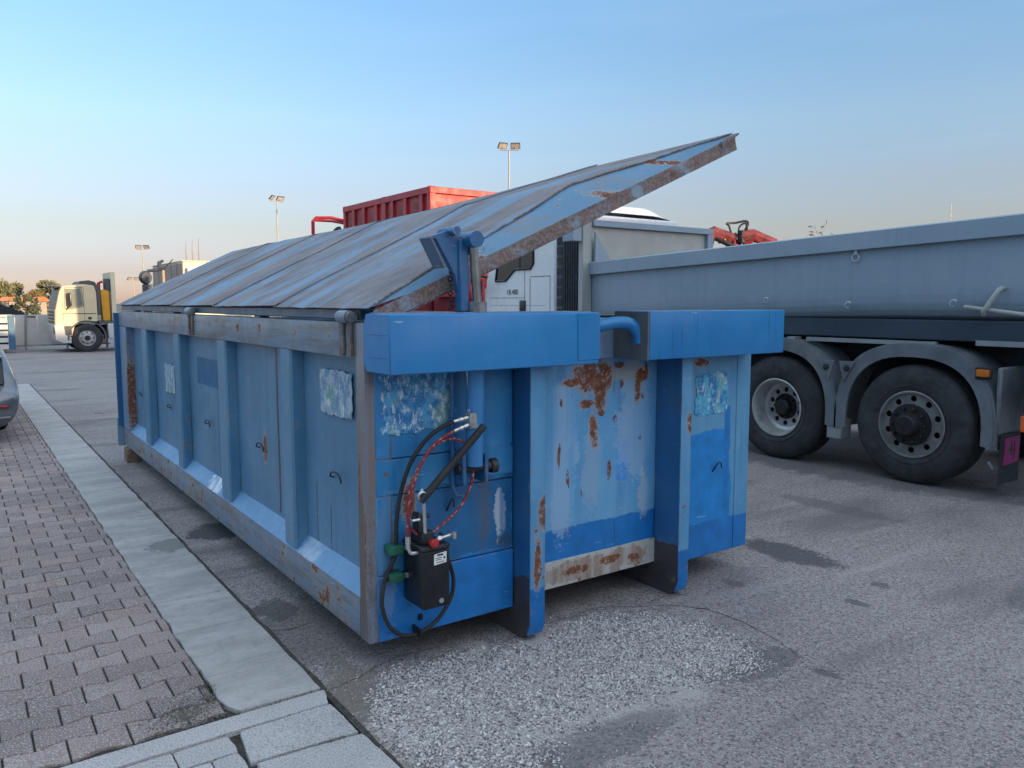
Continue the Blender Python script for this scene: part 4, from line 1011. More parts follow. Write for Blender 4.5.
# mudguards
def mudguard(yc, y_front_low, y_rear_low, rear_panel):
    pts = []
    a0, a1 = R(-4), R(184)
    for k in range(27):
        a = a0 + (a1 - a0) * k / 26
        cy_, sz = math.cos(a), math.sin(a)
        sy = math.copysign(abs(cy_) ** .8, cy_); sz2 = math.copysign(abs(sz) ** .8, sz)
        pts.append((yc + .70 * sy, .50 + .725 * sz2))
    mb = MB(); mb.grid(lambda u, v: (X0 - .035 + .46 * v, *pts[int(round(u * 26))]), 26, 3)
    g = mb.build('mudguard', M['fender'], trk, thick=-.02)
    lip = []
    mb = MB()
    ring = []
    for p in pts:
        q_ = (yc + (p[0] - yc) * .865, .50 + (p[1] - .50) * .865)
        ring.append([mb.bm.verts.new((X0 - .042, *p)), mb.bm.verts.new((X0 - .036, *q_)), mb.bm.verts.new((X0 - .012, *q_)), mb.bm.verts.new((X0 - .012, *p))])
    for A, B in zip(ring, ring[1:]):
        for k in range(4): mb.bm.faces.new([A[k], A[(k + 1) % 4], B[(k + 1) % 4], B[k]]).smooth = True
    mb.bm.faces.new(ring[0]); mb.bm.faces.new(ring[-1][::-1])
    mb.build('mudguard_lip', M['fender'], g)
    return g
g1 = mudguard(2.02, 0, 0, False); g2 = mudguard(.60, 0, 0, True)
for (y, sgn) in ((1.415, 1), (1.20, -1)):
    MB().prism([(y - .085, 1.055), (y + .085, 1.055), (y + .03 - .06 * (sgn > 0), .86), (y - .03 + .06 * (sgn < 0), .86)], 0, X0 - .053, X0 - .044, .003).build('mudguard_bracket', M['fender'], trk)
    MB().lathe([(0, .030), (.010, .030), (.014, .022), (.014, .0001)], (X0 - .053, y, .99), (-1, 0, 0), 12).build('bracket_bolt', M['chassis'], trk)
MB().box(X0 - .03, X0 + .14, 1.24, 1.40, .30, .50, .01).build('guard_stay', M['galv'], trk)
MB().box(X0 - .03, X0 + .50, -.135, -.10, .53, 1.08, .012).build('mudguard_end', M['fender'], trk)
lm = MB().box(X0 - .075, X0 - .035, -.055, .045, 1.0, 1.06, .01, 2).build('side_lamp', M['amber'], trk)
MB().box(X0 - .05, X0 - .035, -.07, .06, .975, 1.075, .004).build('lamp_holder', M['chassis'], lm)
fl_ = MB().box(X0 + .0, X0 + .36, -.145, -.137, .12, .53).build('mud_flap', M['chassis'], trk)
mp_ = MB().prism([(X0 + .055, .275), (X0 + .325, .285), (X0 + .34, .50), (X0 + .065, .50)], 1, -.152, -.1455).build('sticker_plate', M['magenta'], fl_, label='magenta sticker marked 4J')
text('sticker_mark', '4J', .17, M['ink'], fl_, Matrix.Translation((X0 + .20, -.1525, .40)) @ Matrix.Rotation(R(90), 4, 'X') @ Matrix.Shear('XZ', 4, (0, 0)))
MB().box(X0 - .02, X0 + .02, -.36, -.285, .58, .71, .006).build('side_reflector', M['orange'], trk)
MB().box(X0 - .02, X0 + .3, -.42, -.30, .735, .98, .006).build('rear_box', M['chassis'], trk)
mb = MB(); mb.box(X0 + .02, X0 + .10, 0.10, -.001 + .2, .15, .18); mb.build('flap_rod', M['galv'], trk) if False else mb.bm.free()
# galvanised rails under the body
MB().box(X0 + .06, X0 + .11, .45, 1.72, 1.225, 1.262).build('under_rail', M['galv'], trk)
MB().box(X0 + .06, X0 + .11, -1.4, .12, 1.245, 1.288).build('under_rail', M['galv'], trk)
MB().box(X0 + .05, X0 + .16, 1.84, 1.93, 1.19, 1.26).build('body_stop', M['galv'], trk)
mb = MB(); mb.tube([(X0 + .1, -.02, .28), (X0 + .08, -.06, .24), (X0 + .05, -.09, .235)], .014, 8); mb.build('air_pipe', M['galv'], trk)
# equipment behind the cab
mb = MB(); mb.box(X0 + .02, 7.9, 5.18, 5.50, .95, 2.52); mb.build('hydraulic_tank', M['chassis'], trk)
for k in range(6): MB().box(X0 + .012, X0 + .03, 5.22 + k * .05, 5.245 + k * .05, 1.3, 2.45).build('tank_fin', M['chassis'], trk)
mb = MB(); mb.box(X0 + .015, X0 + .18, 5.52, 5.655, 1.0, 2.6, .02); mb.build('air_intake', M['trimgrey'], trk)
for k in range(8): MB().box(X0 + .006, X0 + .014, 5.535, 5.64, 1.42 + k * .14, 1.52 + k * .14).build('intake_louvre', M['chassis'], trk)
# cab
cp = [(7.42, .75), (7.47, 1.5), (7.42, 1.95), (7.12, 2.72), (6.95, 2.86), (5.68, 2.86), (5.67, .95), (5.95, .95), (5.98, 1.10), (7.15, 1.10), (7.2, .75)]
cab = MB().prism(cp, 0, X0, X0 + 2.45, .03).build('cab', M['cabwhite'], trk)
mb = MB(); mb.grid(lambda u, v: (X0 + .12 + u * 2.3, 5.75 + v * 1.15, 2.85 + .21 * min(1, math.sin(math.pi * u) * 1.9) ** .7 * min(1, math.sin(math.pi * min(.97, v + .03)) * 1.6) ** .6), 20, 12); mb.build('roof_cap', M['cabwhite'], cab)
wp = [(7.14, 1.93), (6.87, 1.93), (6.63, 2.09), (6.24, 2.09), (6.17, 2.16), (6.17, 2.60), (7.0, 2.60)]
win = MB().prism(wp, 0, X0 - .004, X0 + .001).build('side_window', M['glass'], cab)
mb = MB(); ring = [Vector((X0 - .008, y, z)) for y, z in wp]; mb.tube(ring + [ring[0]], .018, 6); mb.build('window_seal', M['black'], cab)
MB().box(X0 - .012, X0 + .0, 6.50, 6.54, 2.08, 2.6).build('window_pillar', M['black'], cab)
mb = MB(); mb.box(X0 - .002, X0 + .001, 6.385, 6.395, 1.12, 2.1); mb.box(X0 - .002, X0 + .001, 6.25, 6.262, 1.12, 1.96)
mb.box(X0 - .002, X0 + .001, 5.78, 5.79, 1.12, 1.98); mb.box(X0 - .002, X0 + .001, 5.78, 6.25, 1.97, 1.98); mb.box(X0 - .002, X0 + .001, 6.40, 7.3, 1.67, 1.677); mb.box(X0 - .002, X0 + .001, 5.9, 7.3, 1.56, 1.563)
mb.build('panel_gap', M['trimgrey'], cab)
MB().box(X0 - .02, X0 + .001, 6.36, 6.50, 1.46, 1.635, .012, 2).build('door_handle', M['black'], cab)
text('model_lettering', '18.480', .11, M['ink'], cab, Matrix.Translation((X0 - .003, 6.70, 1.755)) @ Matrix.Rotation(R(-90), 4, 'Z') @ Matrix.Rotation(R(90), 4, 'X'))
mb = MB(); mb.box(X0 - .25, X0 - .10, 7.36, 7.46, 1.76, 1.95, .03, 2); mb.build('mirror', M['black'], cab)
mb = MB(); mb.tube([(X0 - .17, 7.42, 1.93), (X0 - .10, 7.45, 2.02), (X0 + .03, 7.44, 2.0)], .02, 8); mb.build('mirror_arm', M['black'], cab)
mb = MB(); mb.box(X0 + .25, X0 + 2.2, 7.42, 7.46, 1.95, 1.96); mb.prism([(7.445, 1.98), (7.18, 2.62), (7.16, 2.62), (7.42, 1.98)], 0, X0 + .12, X0 + 2.33); mb.build('windscreen', M['glass'], cab)
mb = MB(); mb.box(X0 - .02, X0 + 2.47, 7.40, 7.62, .40, .85, .05, 2); mb.build('bumper', M['trimgrey'], cab)
for k in range(27):
    pass
mb = MB(); mb.grid(lambda u, v: (X0 - .01 + .4 * v, 6.6 + .68 * math.cos(math.pi * u), .52 + .68 * math.sin(math.pi * u)), 16, 1); mb.build('front_mudguard', M['fender'], cab, thick=.02)
# ================================================================== RED CONTAINER ON TRUCK
YR = 12.0
rc = thing('red_tipper_truck', 'bright red high-sided container truck standing behind the raised lid', 'truck', (8.3, 15, 0))
xl, xr, y0, y1, zt = 7.1, 9.6, YR, 16.6, 4.06
MB().box(xl + .06, xr - .06, y0 + .06, y1 - .06, 1.05, zt - .04).build('container_body', M['red'], rc)
for (a, b, c_, d) in ((xl, xl + .14, y0, y0 + .14), (xr - .14, xr, y0, y0 + .14), (xl, xl + .14, y1 - .14, y1), (xr - .14, xr, y1 - .14, y1), (xl, xl + .12, 14.15, 14.35)):
    MB().box(a, b, c_, d, 1.0, zt + .03, .01).build('corner_post', M['red'], rc)
MB().box(xl - .01, xl + .1, y0, y1, zt - .12, zt + .02, .01).build('top_rail', M['red'], rc)
MB().box(xl, xr, y0 - .01, y0 + .1, zt - .12, zt + .02, .01).build('top_rail', M['red'], rc)
MB().box(xl - .01, xl + .1, y0, y1, 1.0, 1.2, .01).build('bottom_rail', M['red'], rc)
for ya in (12.35, 13.1, 13.75, 14.6, 15.3, 15.9):
    MB().box(xl + .0, xl + .06, ya, ya + .14, 1.2, zt - .12).build('side_rib', M['red'], rc)
    MB().box(xl + .045, xl + .059, ya + .2, ya + .5, zt - .52, zt - .25).build('side_recess', M['reddark'], rc)
MB().box(xl + .5, xl + 1.9, y0 + .045, y0 + .059, zt - .42, zt - .38).build('front_slot', M['reddark'], rc)
for za in (1.5, 2.0, 2.5, 3.0): MB().box(xl + .14, xr - .14, y0 + .02, y0 + .06, za, za + .1).build('front_rib', M['red'], rc)
mb = MB(); mb.tube([(7.05, 16.65, 3.3), (7.05, 16.75, 3.55), (7.0, 17.0, 3.45), (6.95, 17.2, 3.25)], .05, 8, True, 3); mb.build('tarp_arm', M['darkiron'], rc)
mb = MB(); mb.box(7.6, 9.1, 12.2, 19.6, .65, .98); mb.build('chassis', M['chassis'], rc)
for y in (13.4, 14.8, 18.6): make_wheel(rc, (7.15, y, .5), .5, .32, (-1, 0, 0), 'hub'); make_wheel(rc, (9.55, y, .5), .5, .32, (1, 0, 0), 'hub')
cabr = MB().prism([(19.9, .7), (19.95, 1.6), (19.7, 2.7), (18.0, 2.75), (18.0, 1.0)], 0, 7.1, 9.55, .03).build('cab', M['red'], rc)
MB().prism([(19.5, 1.8), (18.6, 1.8), (18.6, 2.5), (19.3, 2.5)], 0, 7.09, 7.105).build('side_window', M['glass'], cabr)
# gantry: red pipe frame over the cab
mb = MB(); mb.tube([(6.9, 18.2, 1.0), (6.9, 18.2, 3.84), (6.97, 18.15, 3.93), (7.3, 17.9, 3.93), (7.85, 17.4, 3.76)], .05, 8); mb.tube([(6.95, 18.15, 3.86), (7.3, 17.9, 3.84), (7.85, 17.4, 3.70)], .035, 6); mb.build('pipe_gantry', M['red'], rc)
# tangled scrap in a red low skip between the dumpster and the red truck
sk = thing('scrap_skip', 'dark red scrap-filled skip seen under the lid by the ram', 'skip', (5.4, 9.5, 0))
MB().prism([(4.45, .05), (6.35, .05), (6.5, 1.75), (4.3, 1.75)], 1, 9.3, 11.2, .01).build('skip_body', M['reddark'], sk)
for x in (4.6, 5.1, 5.6, 6.1): MB().box(x, x + .1, 9.24, 9.3, .1, 1.75).build('skip_rib', M['reddark'], sk)
MB().box(4.25, 6.55, 9.22, 9.36, 1.70, 1.80, .01).build('skip_rim', M['red'], sk)
q = random.Random(12)
for k in range(26):
    x, y = q.uniform(4.5, 6.3), q.uniform(9.4, 10.8); a = q.uniform(0, 6.28); l_ = q.uniform(.1, .35)
    mb = MB(); mb.tube([(x, y, 1.72), (x + .12 * math.cos(a), y + .1, 1.72 + l_ * .5), (x + .3 * math.cos(a), y + .15 * math.sin(a), 1.72 + l_ * .6)], q.uniform(.02, .06), 6, True, 3); mb.build('scrap_piece', q.choice([M['red'], M['reddark'], M['chassis'], M['red']]), sk)
MB().box(6.28, 6.5, 9.0, 9.22, .2, 2.05, .02).build('skip_upright', M['red'], sk)
MB().box(6.52, 6.56, 8.95, 9.0, .9, 1.85).build('marker_rod', M['white'], sk)
# ================================================================== RED LOADER CRANE
cr2 = thing('loader_crane', 'folded red loader crane showing above the grey tipper rim', 'crane', (15, 10.4, 0))
MB().box(13.6, 17.2, 9.0, 11.6, .75, 1.05, .02).build('crane_deck', M['chassis'], cr2)
for x in (14.3, 16.4):
    make_wheel(cr2, (x, 8.98, .5), .5, .3, (0, -1, 0), 'hub', nh=8) if False else None
    MB().lathe([(-.15, .2), (-.15, .46), (-.12, .5), (.12, .5), (.15, .46), (.15, .2)], (x, 9.1, .5), (0, 1, 0), 24).build('wheel', M['tyre'], cr2)
    MB().lathe([(-.15, .2), (-.15, .46), (-.12, .5), (.12, .5), (.15, .46), (.15, .2)], (x, 11.5, .5), (0, 1, 0), 24).build('wheel', M['tyre'], cr2)
MB().box(14.85, 15.15, 10.2, 10.5, 1.05, 3.2, .03).build('column', M['reddark'], cr2)
MB().tube([(14.35, 10.75, 3.18), (14.55, 10.6, 3.36), (15.0, 10.3, 3.2)], [.22, .14], 8).build('main_boom', M['redcrane'], cr2)
MB().tube([(14.42, 10.62, 3.02), (14.5, 10.55, 3.25), (14.9, 10.3, 3.05)], .08, 8).build('boom_cylinder', M['darkiron'], cr2)
MB().tube([(15.05, 10.2, 3.25), (15.3, 10.0, 3.32), (15.8, 9.68, 3.10)], [.17, .12], 8).build('outer_boom', M['redcrane'], cr2)
MB().tube([(15.1, 10.1, 3.05), (15.3, 9.95, 3.22), (15.6, 9.75, 3.0)], .07, 8).build('outer_ram', M['reddark'], cr2)
MB().tube([(14.9, 10.3, 3.2), (14.82, 10.35, 3.52), (14.78, 10.4, 3.60), (15.0, 10.3, 3.62), (15.18, 10.12, 3.66), (15.22, 10.1, 3.55), (15.1, 10.2, 3.3)], .028, 6, True, 4).build('hose_loop', M['darkiron'], cr2)
MB().tube([(15.0, 10.2, 3.2), (15.02, 10.2, 3.5), (15.14, 10.1, 3.6), (15.2, 10.1, 3.4), (15.1, 10.1, 3.2)], .025, 6, True, 4).build('hose_loop', M['darkiron'], cr2)
MB().box(14.95, 15.12, 10.05, 10.2, 3.1, 3.42, .02).build('valve_bank', M['chassis'], cr2)
q = random.Random(4)
for k in range(16):
    f = q.random(); x = 14.5 + f * 1.2; y = 10.6 - f * .85; z = 3.30 - .18 * f + q.uniform(-.08, .08)
    MB().tube([(x, y, z - .1), (x + q.uniform(-.12, .12), y, z + .04), (x + q.uniform(-.2, .2), y - .05, z + q.uniform(-.05, .12))], q.uniform(.02, .045), 6, True, 3).build('crane_hose', q.choice([M['chassis'], M['redcrane'], M['terracotta'], M['darkiron']]), cr2)
MB().lathe([(0, .05), (.03, .05), (.03, .001)], (14.38, 10.55, 3.13), (-.6, -.8, 0), 12).build('work_lamp', M['white'], cr2)
# ================================================================== WHITE BOX TRUCK far left behind lid
bt = thing('box_truck', 'cream box truck with its side shade painted brown, three whip rods above the lid edge', 'truck', (7, 31, 0))
bb = MB().box(5.9, 8.6, 29.0, 34.5, .95, 3.16, .02).build('box_body', M['boxcream'], bt)
MB().box(5.885, 5.899, 29.05, 34.45, .98, 3.10).build('shaded_side_panel', M['shadedface'], bt)
for y in (29.9, 30.9, 32.0, 33.2): MB().box(5.870, 5.884, y, y + .07, 1.0, 3.1).build('side_batten', M['shadedface'], bt)
MB().box(5.86, 8.62, 28.98, 34.52, 3.165, 3.21, .01).build('roof_edge', M['boxcream'], bt)
MB().box(6.02, 6.6, 28.80, 28.99, 2.3, 2.93, .02).build('reefer_unit', M['bumper'], bt)
MB().box(6.2, 8.3, 28.8, 36.5, .6, .95).build('chassis', M['chassis'], bt)
for y in (30.3, 35.8):
    for x in (6.15, 8.35): MB().lathe([(-.14, .2), (-.14, .43), (-.1, .46), (.1, .46), (.14, .43), (.14, .2)], (x, y, .46), (1, 0, 0), 24).build('wheel', M['tyre'], bt)
MB().prism([(36.9, .6), (36.95, 1.5), (36.7, 2.4), (34.9, 2.5), (34.9, .8)], 0, 6.0, 8.5, .03).build('cab', M['cream'], bt)
for k, (x, y) in enumerate(((6.15, 29.4), (6.36, 29.3), (6.58, 29.25))):
    MB().tube([(x, y, 3.2), (x - .02, y, 3.6), (x, y, 3.95 + k * .08)], [.03, .008], 6).build('whip_rod', M['rodbrown'], bt)
# dark hydraulic crane column left of the box truck
kc = thing('column_crane', 'dark grey column crane left of the box truck', 'crane', (4.75, 29.6, 0))
MB().box(4.58, 4.86, 29.5, 29.8, .0, 2.30, .03).build('column', M['craneblue'], kc)
MB().lathe([(-.12, .001), (-.12, .20), (0, .26), (.12, .20), (.12, .001)], (4.68, 29.6, 2.55), (.3, -1, 0), 20).build('slew_head', M['craneblue'], kc)
MB().tube([(4.75, 29.6, 2.80), (5.1, 29.5, 2.84), (5.35, 29.4, 2.90)], .06, 8).build('arm', M['craneblue'], kc)
MB().tube([(5.18, 29.45, 2.95), (5.16, 29.45, 3.12), (5.3, 29.4, 3.2)], [.10, .05], 8).build('knuckle', M['craneblue'], kc)
MB().box(5.24, 5.34, 29.4, 29.5, .0, 2.9, .01).build('support_post', M['tan'], kc)
MB().tube([(5.3, 29.4, 2.9), (5.5, 29.35, 3.1), (5.62, 29.3, 3.25)], .02, 6).build('cable_stay', M['darkiron'], kc)
# ================================================================== CREAM TRUCK
ct = thing('crane_truck', 'cream day-cab lorry with a yellow crane behind the cab, parked at the far fence', 'lorry', (2.2, 27, 0))
YS = 26.0
from_px = None
# side profile in x,z ; lorry faces -x ; near side plane y = YS
cprof = [(.98, .52), (.93, .95), (.96, 1.38), (1.14, 1.98), (1.26, 2.14), (2.02, 2.20), (2.42, 2.16), (2.50, 1.95), (2.52, .98), (2.36, .98), (2.30, 1.02), (1.62, .92), (1.55, .52)]
cc = MB().prism(cprof, 1, YS, YS + 2.1, .03).build('cab', M['cream'], ct)
MB().prism([(1.375, 1.45), (1.36, 2.04), (1.92, 2.06), (1.97, 1.52), (1.55, 1.42)], 1, YS - .006, YS + .001).build('door_window', M['paleglass'], cc)
mb = MB(); ring = [Vector((x, YS - .008, z)) for x, z in [(1.32, 1.42), (1.34, 2.08), (1.96, 2.10), (2.0, 1.50), (1.55, 1.40)]]; mb.tube(ring + [ring[0]], .012, 5); mb.build('window_frame', M['trimgrey'], cc)
mb = MB(); mb.box(1.24, 2.46, YS - .004, YS + .001, 1.235, 1.26); mb.box(1.235, 1.25, YS - .004, YS + .001, 1.0, 1.98); mb.box(2.02, 2.03, YS - .004, YS + .001, 1.0, 2.1); mb.build('door_gap', M['trimgrey'], cc)
MB().box(2.15, 2.28, YS - .01, YS + .001, 1.06, 1.14, .005).build('door_handle', M['black'], cc)
MB().box(1.45, 1.56, YS - .22, YS - .08, 1.50, 1.92, .03, 2).build('mirror', M['black'], cc)
MB().tube([(1.50, YS - .15, 1.5), (1.42, YS - .05, 1.42), (1.36, YS + .01, 1.38)], .02, 6).build('mirror_arm', M['black'], cc)
MB().prism([(.955, 1.40), (1.13, 1.98), (1.21, 2.10), (1.19, 2.11), (1.10, 1.98), (.93, 1.40)], 1, YS - .01, YS + 2.0).build('windscreen', M['darkscreen'], cc)
MB().prism([(.86, 2.12), (.88, 2.16), (1.22, 2.19), (1.2, 2.12)], 1, YS + .05, YS + 2.0).build('sun_visor', M['trimgrey'], cc)
MB().prism([(1.85, 2.19), (1.95, 2.30), (2.25, 2.33), (2.47, 2.28), (2.62, 2.05), (2.62, 1.2), (2.535, 1.2), (2.52, 1.95), (2.44, 2.165)], 1, YS + .04, YS + 1.9).build('roof_deflector', M['trimgrey'], cc)
MB().prism([(.92, .40), (.90, .90), (1.26, .88), (1.26, .54), (1.50, .50), (1.50, .30), (1.20, .30)], 1, YS - .02, YS + 2.1, .02).build('bumper', M['bumper'], cc)
for k in range(4): MB().box(.895, .93, YS + .3, YS + 1.8, .95 + k * .11, 1.0 + k * .11).build('grille_slat', M['trimgrey'], cc)
MB().box(.885, .95, YS + .03, YS + .3, .62, .82, .01).build('headlamp', M['glass'], cc)
MB().box(1.27, 1.52, YS - .012, YS + .0, .56, .86).build('cab_step', M['trimgrey'], ct)
make_wheel(ct, (2.16, YS - .01, .46), .46, .28, (0, -1, 0), 'hub', nh=8) if False else None
def wheel_y(parent, x, y, r_, hubm):
    k = r_ / .53
    w = MB().lathe([(-.0, .29 * k), (.005, .33 * k), (.012, .42 * k), (0, .49 * k), (-.03, .53 * k), (-.25, .53 * k), (-.28, .48 * k), (-.28, .2)], (x, y, r_), (0, -1, 0), 40).build('wheel', M['tyre'], parent)
    mb = MB(); mb.lathe([(.002, .292 * k), (-.01, .27 * k), (-.05, .25 * k), (-.04, .20 * k), (.0, .18 * k), (.0, .12 * k), (.05, .10 * k), (.05, .001)], (x, y, r_), (0, -1, 0), 32); rm_ = mb.build('rim', hubm, w)
    MB().lathe([(.0, .12 * k), (.052, .095 * k), (.055, .001)], (x, y, r_), (0, -1, 0), 20).build('hub', M['hub'], w)
    for h in range(8):
        a = h * .785; MB().lathe([(0, .026 * k), (.004, .026 * k), (.004, .001)], (x + math.cos(a) * .215 * k, y + .03, r_ + math.sin(a) * .215 * k), (0, -1, 0), 8).build('hand_hole', M['hub'], w)
wheel_y(ct, 2.18, YS, .46, M['rim']); wheel_y(ct, 5.4, YS, .46, M['rim'])
for x in (2.18, 5.4): MB().lathe([(.0, .001), (.0, .43), (.03, .46), (.25, .46), (.28, .43), (.28, .001)], (x, YS + 1.8, .46), (0, 1, 0), 32).build('wheel', M['tyre'], ct)
mb = MB(); mb.grid(lambda u, v: (2.18 + .57 * math.cos(R(-8) + R(196) * u), YS - .03 + .35 * v, .48 + .55 * math.sin(R(-8) + R(196) * u)), 20, 1); mb.build('wheel_arch', M['trimgrey'], ct, thick=.05)
MB().box(1.6, 7.0, YS + .5, YS + 1.5, .55, .85).build('chassis', M['chassis'], ct)
MB().box(2.8, 3.5, YS + .02, YS + .5, .42, .92, .03).build('battery_box', M['bumper'], ct)
MB().box(2.56, 3.4, YS + .1, YS + 1.8, .90, 1.0).build('crane_base', M['trimgrey'], ct)
MB().prism([(2.70, 1.0), (2.66, 1.95), (2.74, 2.05), (2.92, 2.0), (2.94, 1.0)], 1, YS + .3, YS + .65, .02).build('crane_column', M['yellow'], ct)
MB().tube([(2.64, YS + .4, 1.6), (2.64, YS + .4, 2.25), (2.75, YS + .4, 2.3)], .05, 8).build('crane_ram', M['red'], ct)
MB().box(2.80, 2.98, YS + .3, YS + .6, 2.0, 2.4, .02).build('crane_head', M['trimgrey'], ct)
MB().box(2.98, 3.12, YS + .25, YS + 1.9, 1.0, 2.62, .01).build('bulkhead', M['boxcream'], ct)
MB().box(3.12, 7.0, YS + .05, YS + 2.0, .95, 1.15, .01).build('flatbed', M['bumper'], ct)
for o_ in [cc] + list(cc.children) + [c_ for c_ in ct.children if c_.name.startswith('cab_step')]:
    for v in o_.data.vertices:
        if v.co.x < 2.52: v.co.x = 2.52 - (2.52 - v.co.x) * .78
# ================================================================== FENCE AND SLATTED STACK
fc = thing('panel_fence', 'pale grey sheet fence between the slatted trailer and the cream lorry', 'fence', (.7, 28.6, 0))
for k in range(8):
    xa = -2.6 + k * .72
    MB().box(xa, xa + .705, 28.60, 28.64, .14, 1.19 + .01 * (k % 2), .004).build('fence_panel', M['fence'], fc)
for k in range(5):
    xa = -1.9 + k * 1.25
    mb = MB(); mb.tube([(xa, 28.5, .0), (xa + .06, 28.56, 1.28)], .035, 6); mb.build('fence_post', M['galv'], fc)
MB().box(-2.6, 3.2, 28.57, 28.60, .12, .17).build('fence_rail', M['galv'], fc)
MB().box(.70, .95, 28.585, 28.60, 1.10, 1.15).build('fence_tag', M['trimgrey'], fc)
sk2 = thing('slatted_trailer', 'white slatted trailer with blue corner post at the left edge of the yard', 'trailer', (-.9, 27.2, 0))
MB().box(.06, .24, 27.0, 27.2, .10, 1.20, .01).build('corner_post', M['bluepost'], sk2)
for k in range(5):
    MB().box(-2.4, .055 - .0, 27.02, 27.08, .12 + k * .21 + (.0 if k else 0), .27 + k * .21, .008).build('slat', M['slat'], sk2)
MB().box(-2.4, .05, 27.10, 28.2, .15, 1.12).build('load', M['chassis'], sk2)
for x in (-2.0, -.3): MB().cyl((x, 27.1, .09), (x, 27.3, .09), .09, 12).build('wheel', M['tyre'], sk2)
# dark lean-to behind it
sh = thing('lean_to_shed', 'low dark-roofed lean-to behind the slatted trailer', 'shed', (-2, 31, 0))
MB().box(-4.5, .2, 30.5, 33, 0, 1.15).build('wall', M['trimgrey'], sh)
MB().prism([(-4.6, 1.16), (.9, 1.16), (-.1, 1.62), (-4.6, 1.95)], 1, 30.3, 33.2).build('roof', M['chassis'], sh)
# ================================================================== FAR HOUSE AND TREES
hs = thing('tiled_house', 'low house with an orange tiled roof among the far trees', 'house', (3.5, 84, 0))
MB().box(2.4, 6.0, 84, 89, 0, 1.75).build('wall', M['wallbeige'], hs)
MB().prism([(2.1, 1.76), (6.3, 1.76), (5.9, 2.15), (2.5, 2.15)], 1, 83.6, 89.4).build('roof', M['terracotta'], hs)
for x in (3.0, 4.6): MB().box(x, x + .6, 83.97, 84.01, .6, 1.4).build('window', M['glass'], hs)
def tree(x, y, h, rx, mat, label, seed, n=2600, leaf=.21, group='trees beyond the yard', cat='tree', low=.12):
    q = random.Random(seed); t_ = thing('tree', label, cat, (x, y, 0), group)
    mb = MB(); mb.tube([(x, y, -.05), (x + .05, y, h * .3), (x - .05, y + .1, h * .62)], [.05 * h * .5, .05], 8)
    ends = []
    for k in range(7):
        a = k * .9 + q.uniform(-.3, .3); b = q.uniform(.45, .85); z0 = h * q.uniform(.2, .5)
        e_ = (x + math.cos(a) * rx * b, y + math.sin(a) * rx * b, h * q.uniform(.5, .85)); mb.tube([(x, y, z0), ((x * 2 + e_[0]) / 3, (y * 2 + e_[1]) / 3, (z0 + e_[2]) / 2), e_], [.025 * h * .4, .02], 5); ends.append(e_)
    mb.build('trunk', M['bark'], t_)
    cl = []
    for k in range(24):
        a = q.uniform(0, 6.28); rr = rx * math.sqrt(q.random()) * .85; z = h * (low + .12 + (.80 - low) * q.random())
        f = 1 - ((z / h - .5) / .6) ** 2
        cl.append((x + math.cos(a) * rr * max(.3, f), y + math.sin(a) * rr * max(.3, f), z, q.uniform(.14, .26) * h * .75))
    V, F = [], []
    for k in range(n):
        c_ = cl[k % len(cl)]
        d = Vector((q.gauss(0, 1), q.gauss(0, 1), q.gauss(0, .8))).normalized() * c_[3] * (q.random() ** .4)
        p = Vector(c_[:3]) + d; s_ = leaf * q.uniform(.5, 1.2)
        a1 = Vector((q.gauss(0, 1), q.gauss(0, 1), q.gauss(0, 1))).normalized(); a2 = a1.orthogonal().normalized()
        b = len(V); V += [p - a1 * s_, p - a2 * s_ * .5, p + a1 * s_, p + a2 * s_ * .5]; F.append((b, b + 1, b + 2, b + 3))
    me = bpy.data.meshes.new('crown'); me.from_pydata([tuple(v) for v in V], [], F); me.materials.append(mat)
    o = bpy.data.objects.new('crown', me); C.objects.link(o); o.parent = t_; o.location = (-x, -y, 0)
    return t_
tree(-.9, 92, 3.9, 2.6, M['leaf'], 'leftmost round green tree at the image edge beyond the lean-to', 1)
tree(2.3, 90, 3.75, 1.9, M['leaf'], 'broad green tree above the orange roofed house', 2)
tree(5.2, 88, 2.7, 1.2, M['leafautumn'], 'small brownish tree right of the orange roof', 3, 900)
tree(3.9, 96, 3.6, 1.5, M['leaf'], 'green tree just right of the orange roof, behind the brown one', 14)
tree(6.6, 90, 3.7, 1.6, M['leaf'], 'green tree directly left of the cream lorry cab', 4)
tree(9.2, 90, 3.2, 1.8, M['leaf'], 'green tree hidden partly behind the cream lorry', 5, 900)
tree(-5.5, 92, 4.2, 3.0, M['leaf'], 'large green tree outside the left of the yard', 6, 900)
tree(4.0, 79, 2.2, 1.5, M['leafdark'], 'dark low bush in front of the orange roofed house', 8, 900, .18)
tree(53.0, 33.2, 7.6, 1.1, M['leafautumn'], 'sparse yellowing treetop above the grey tipper rim', 9, 130, .22, low=.45)
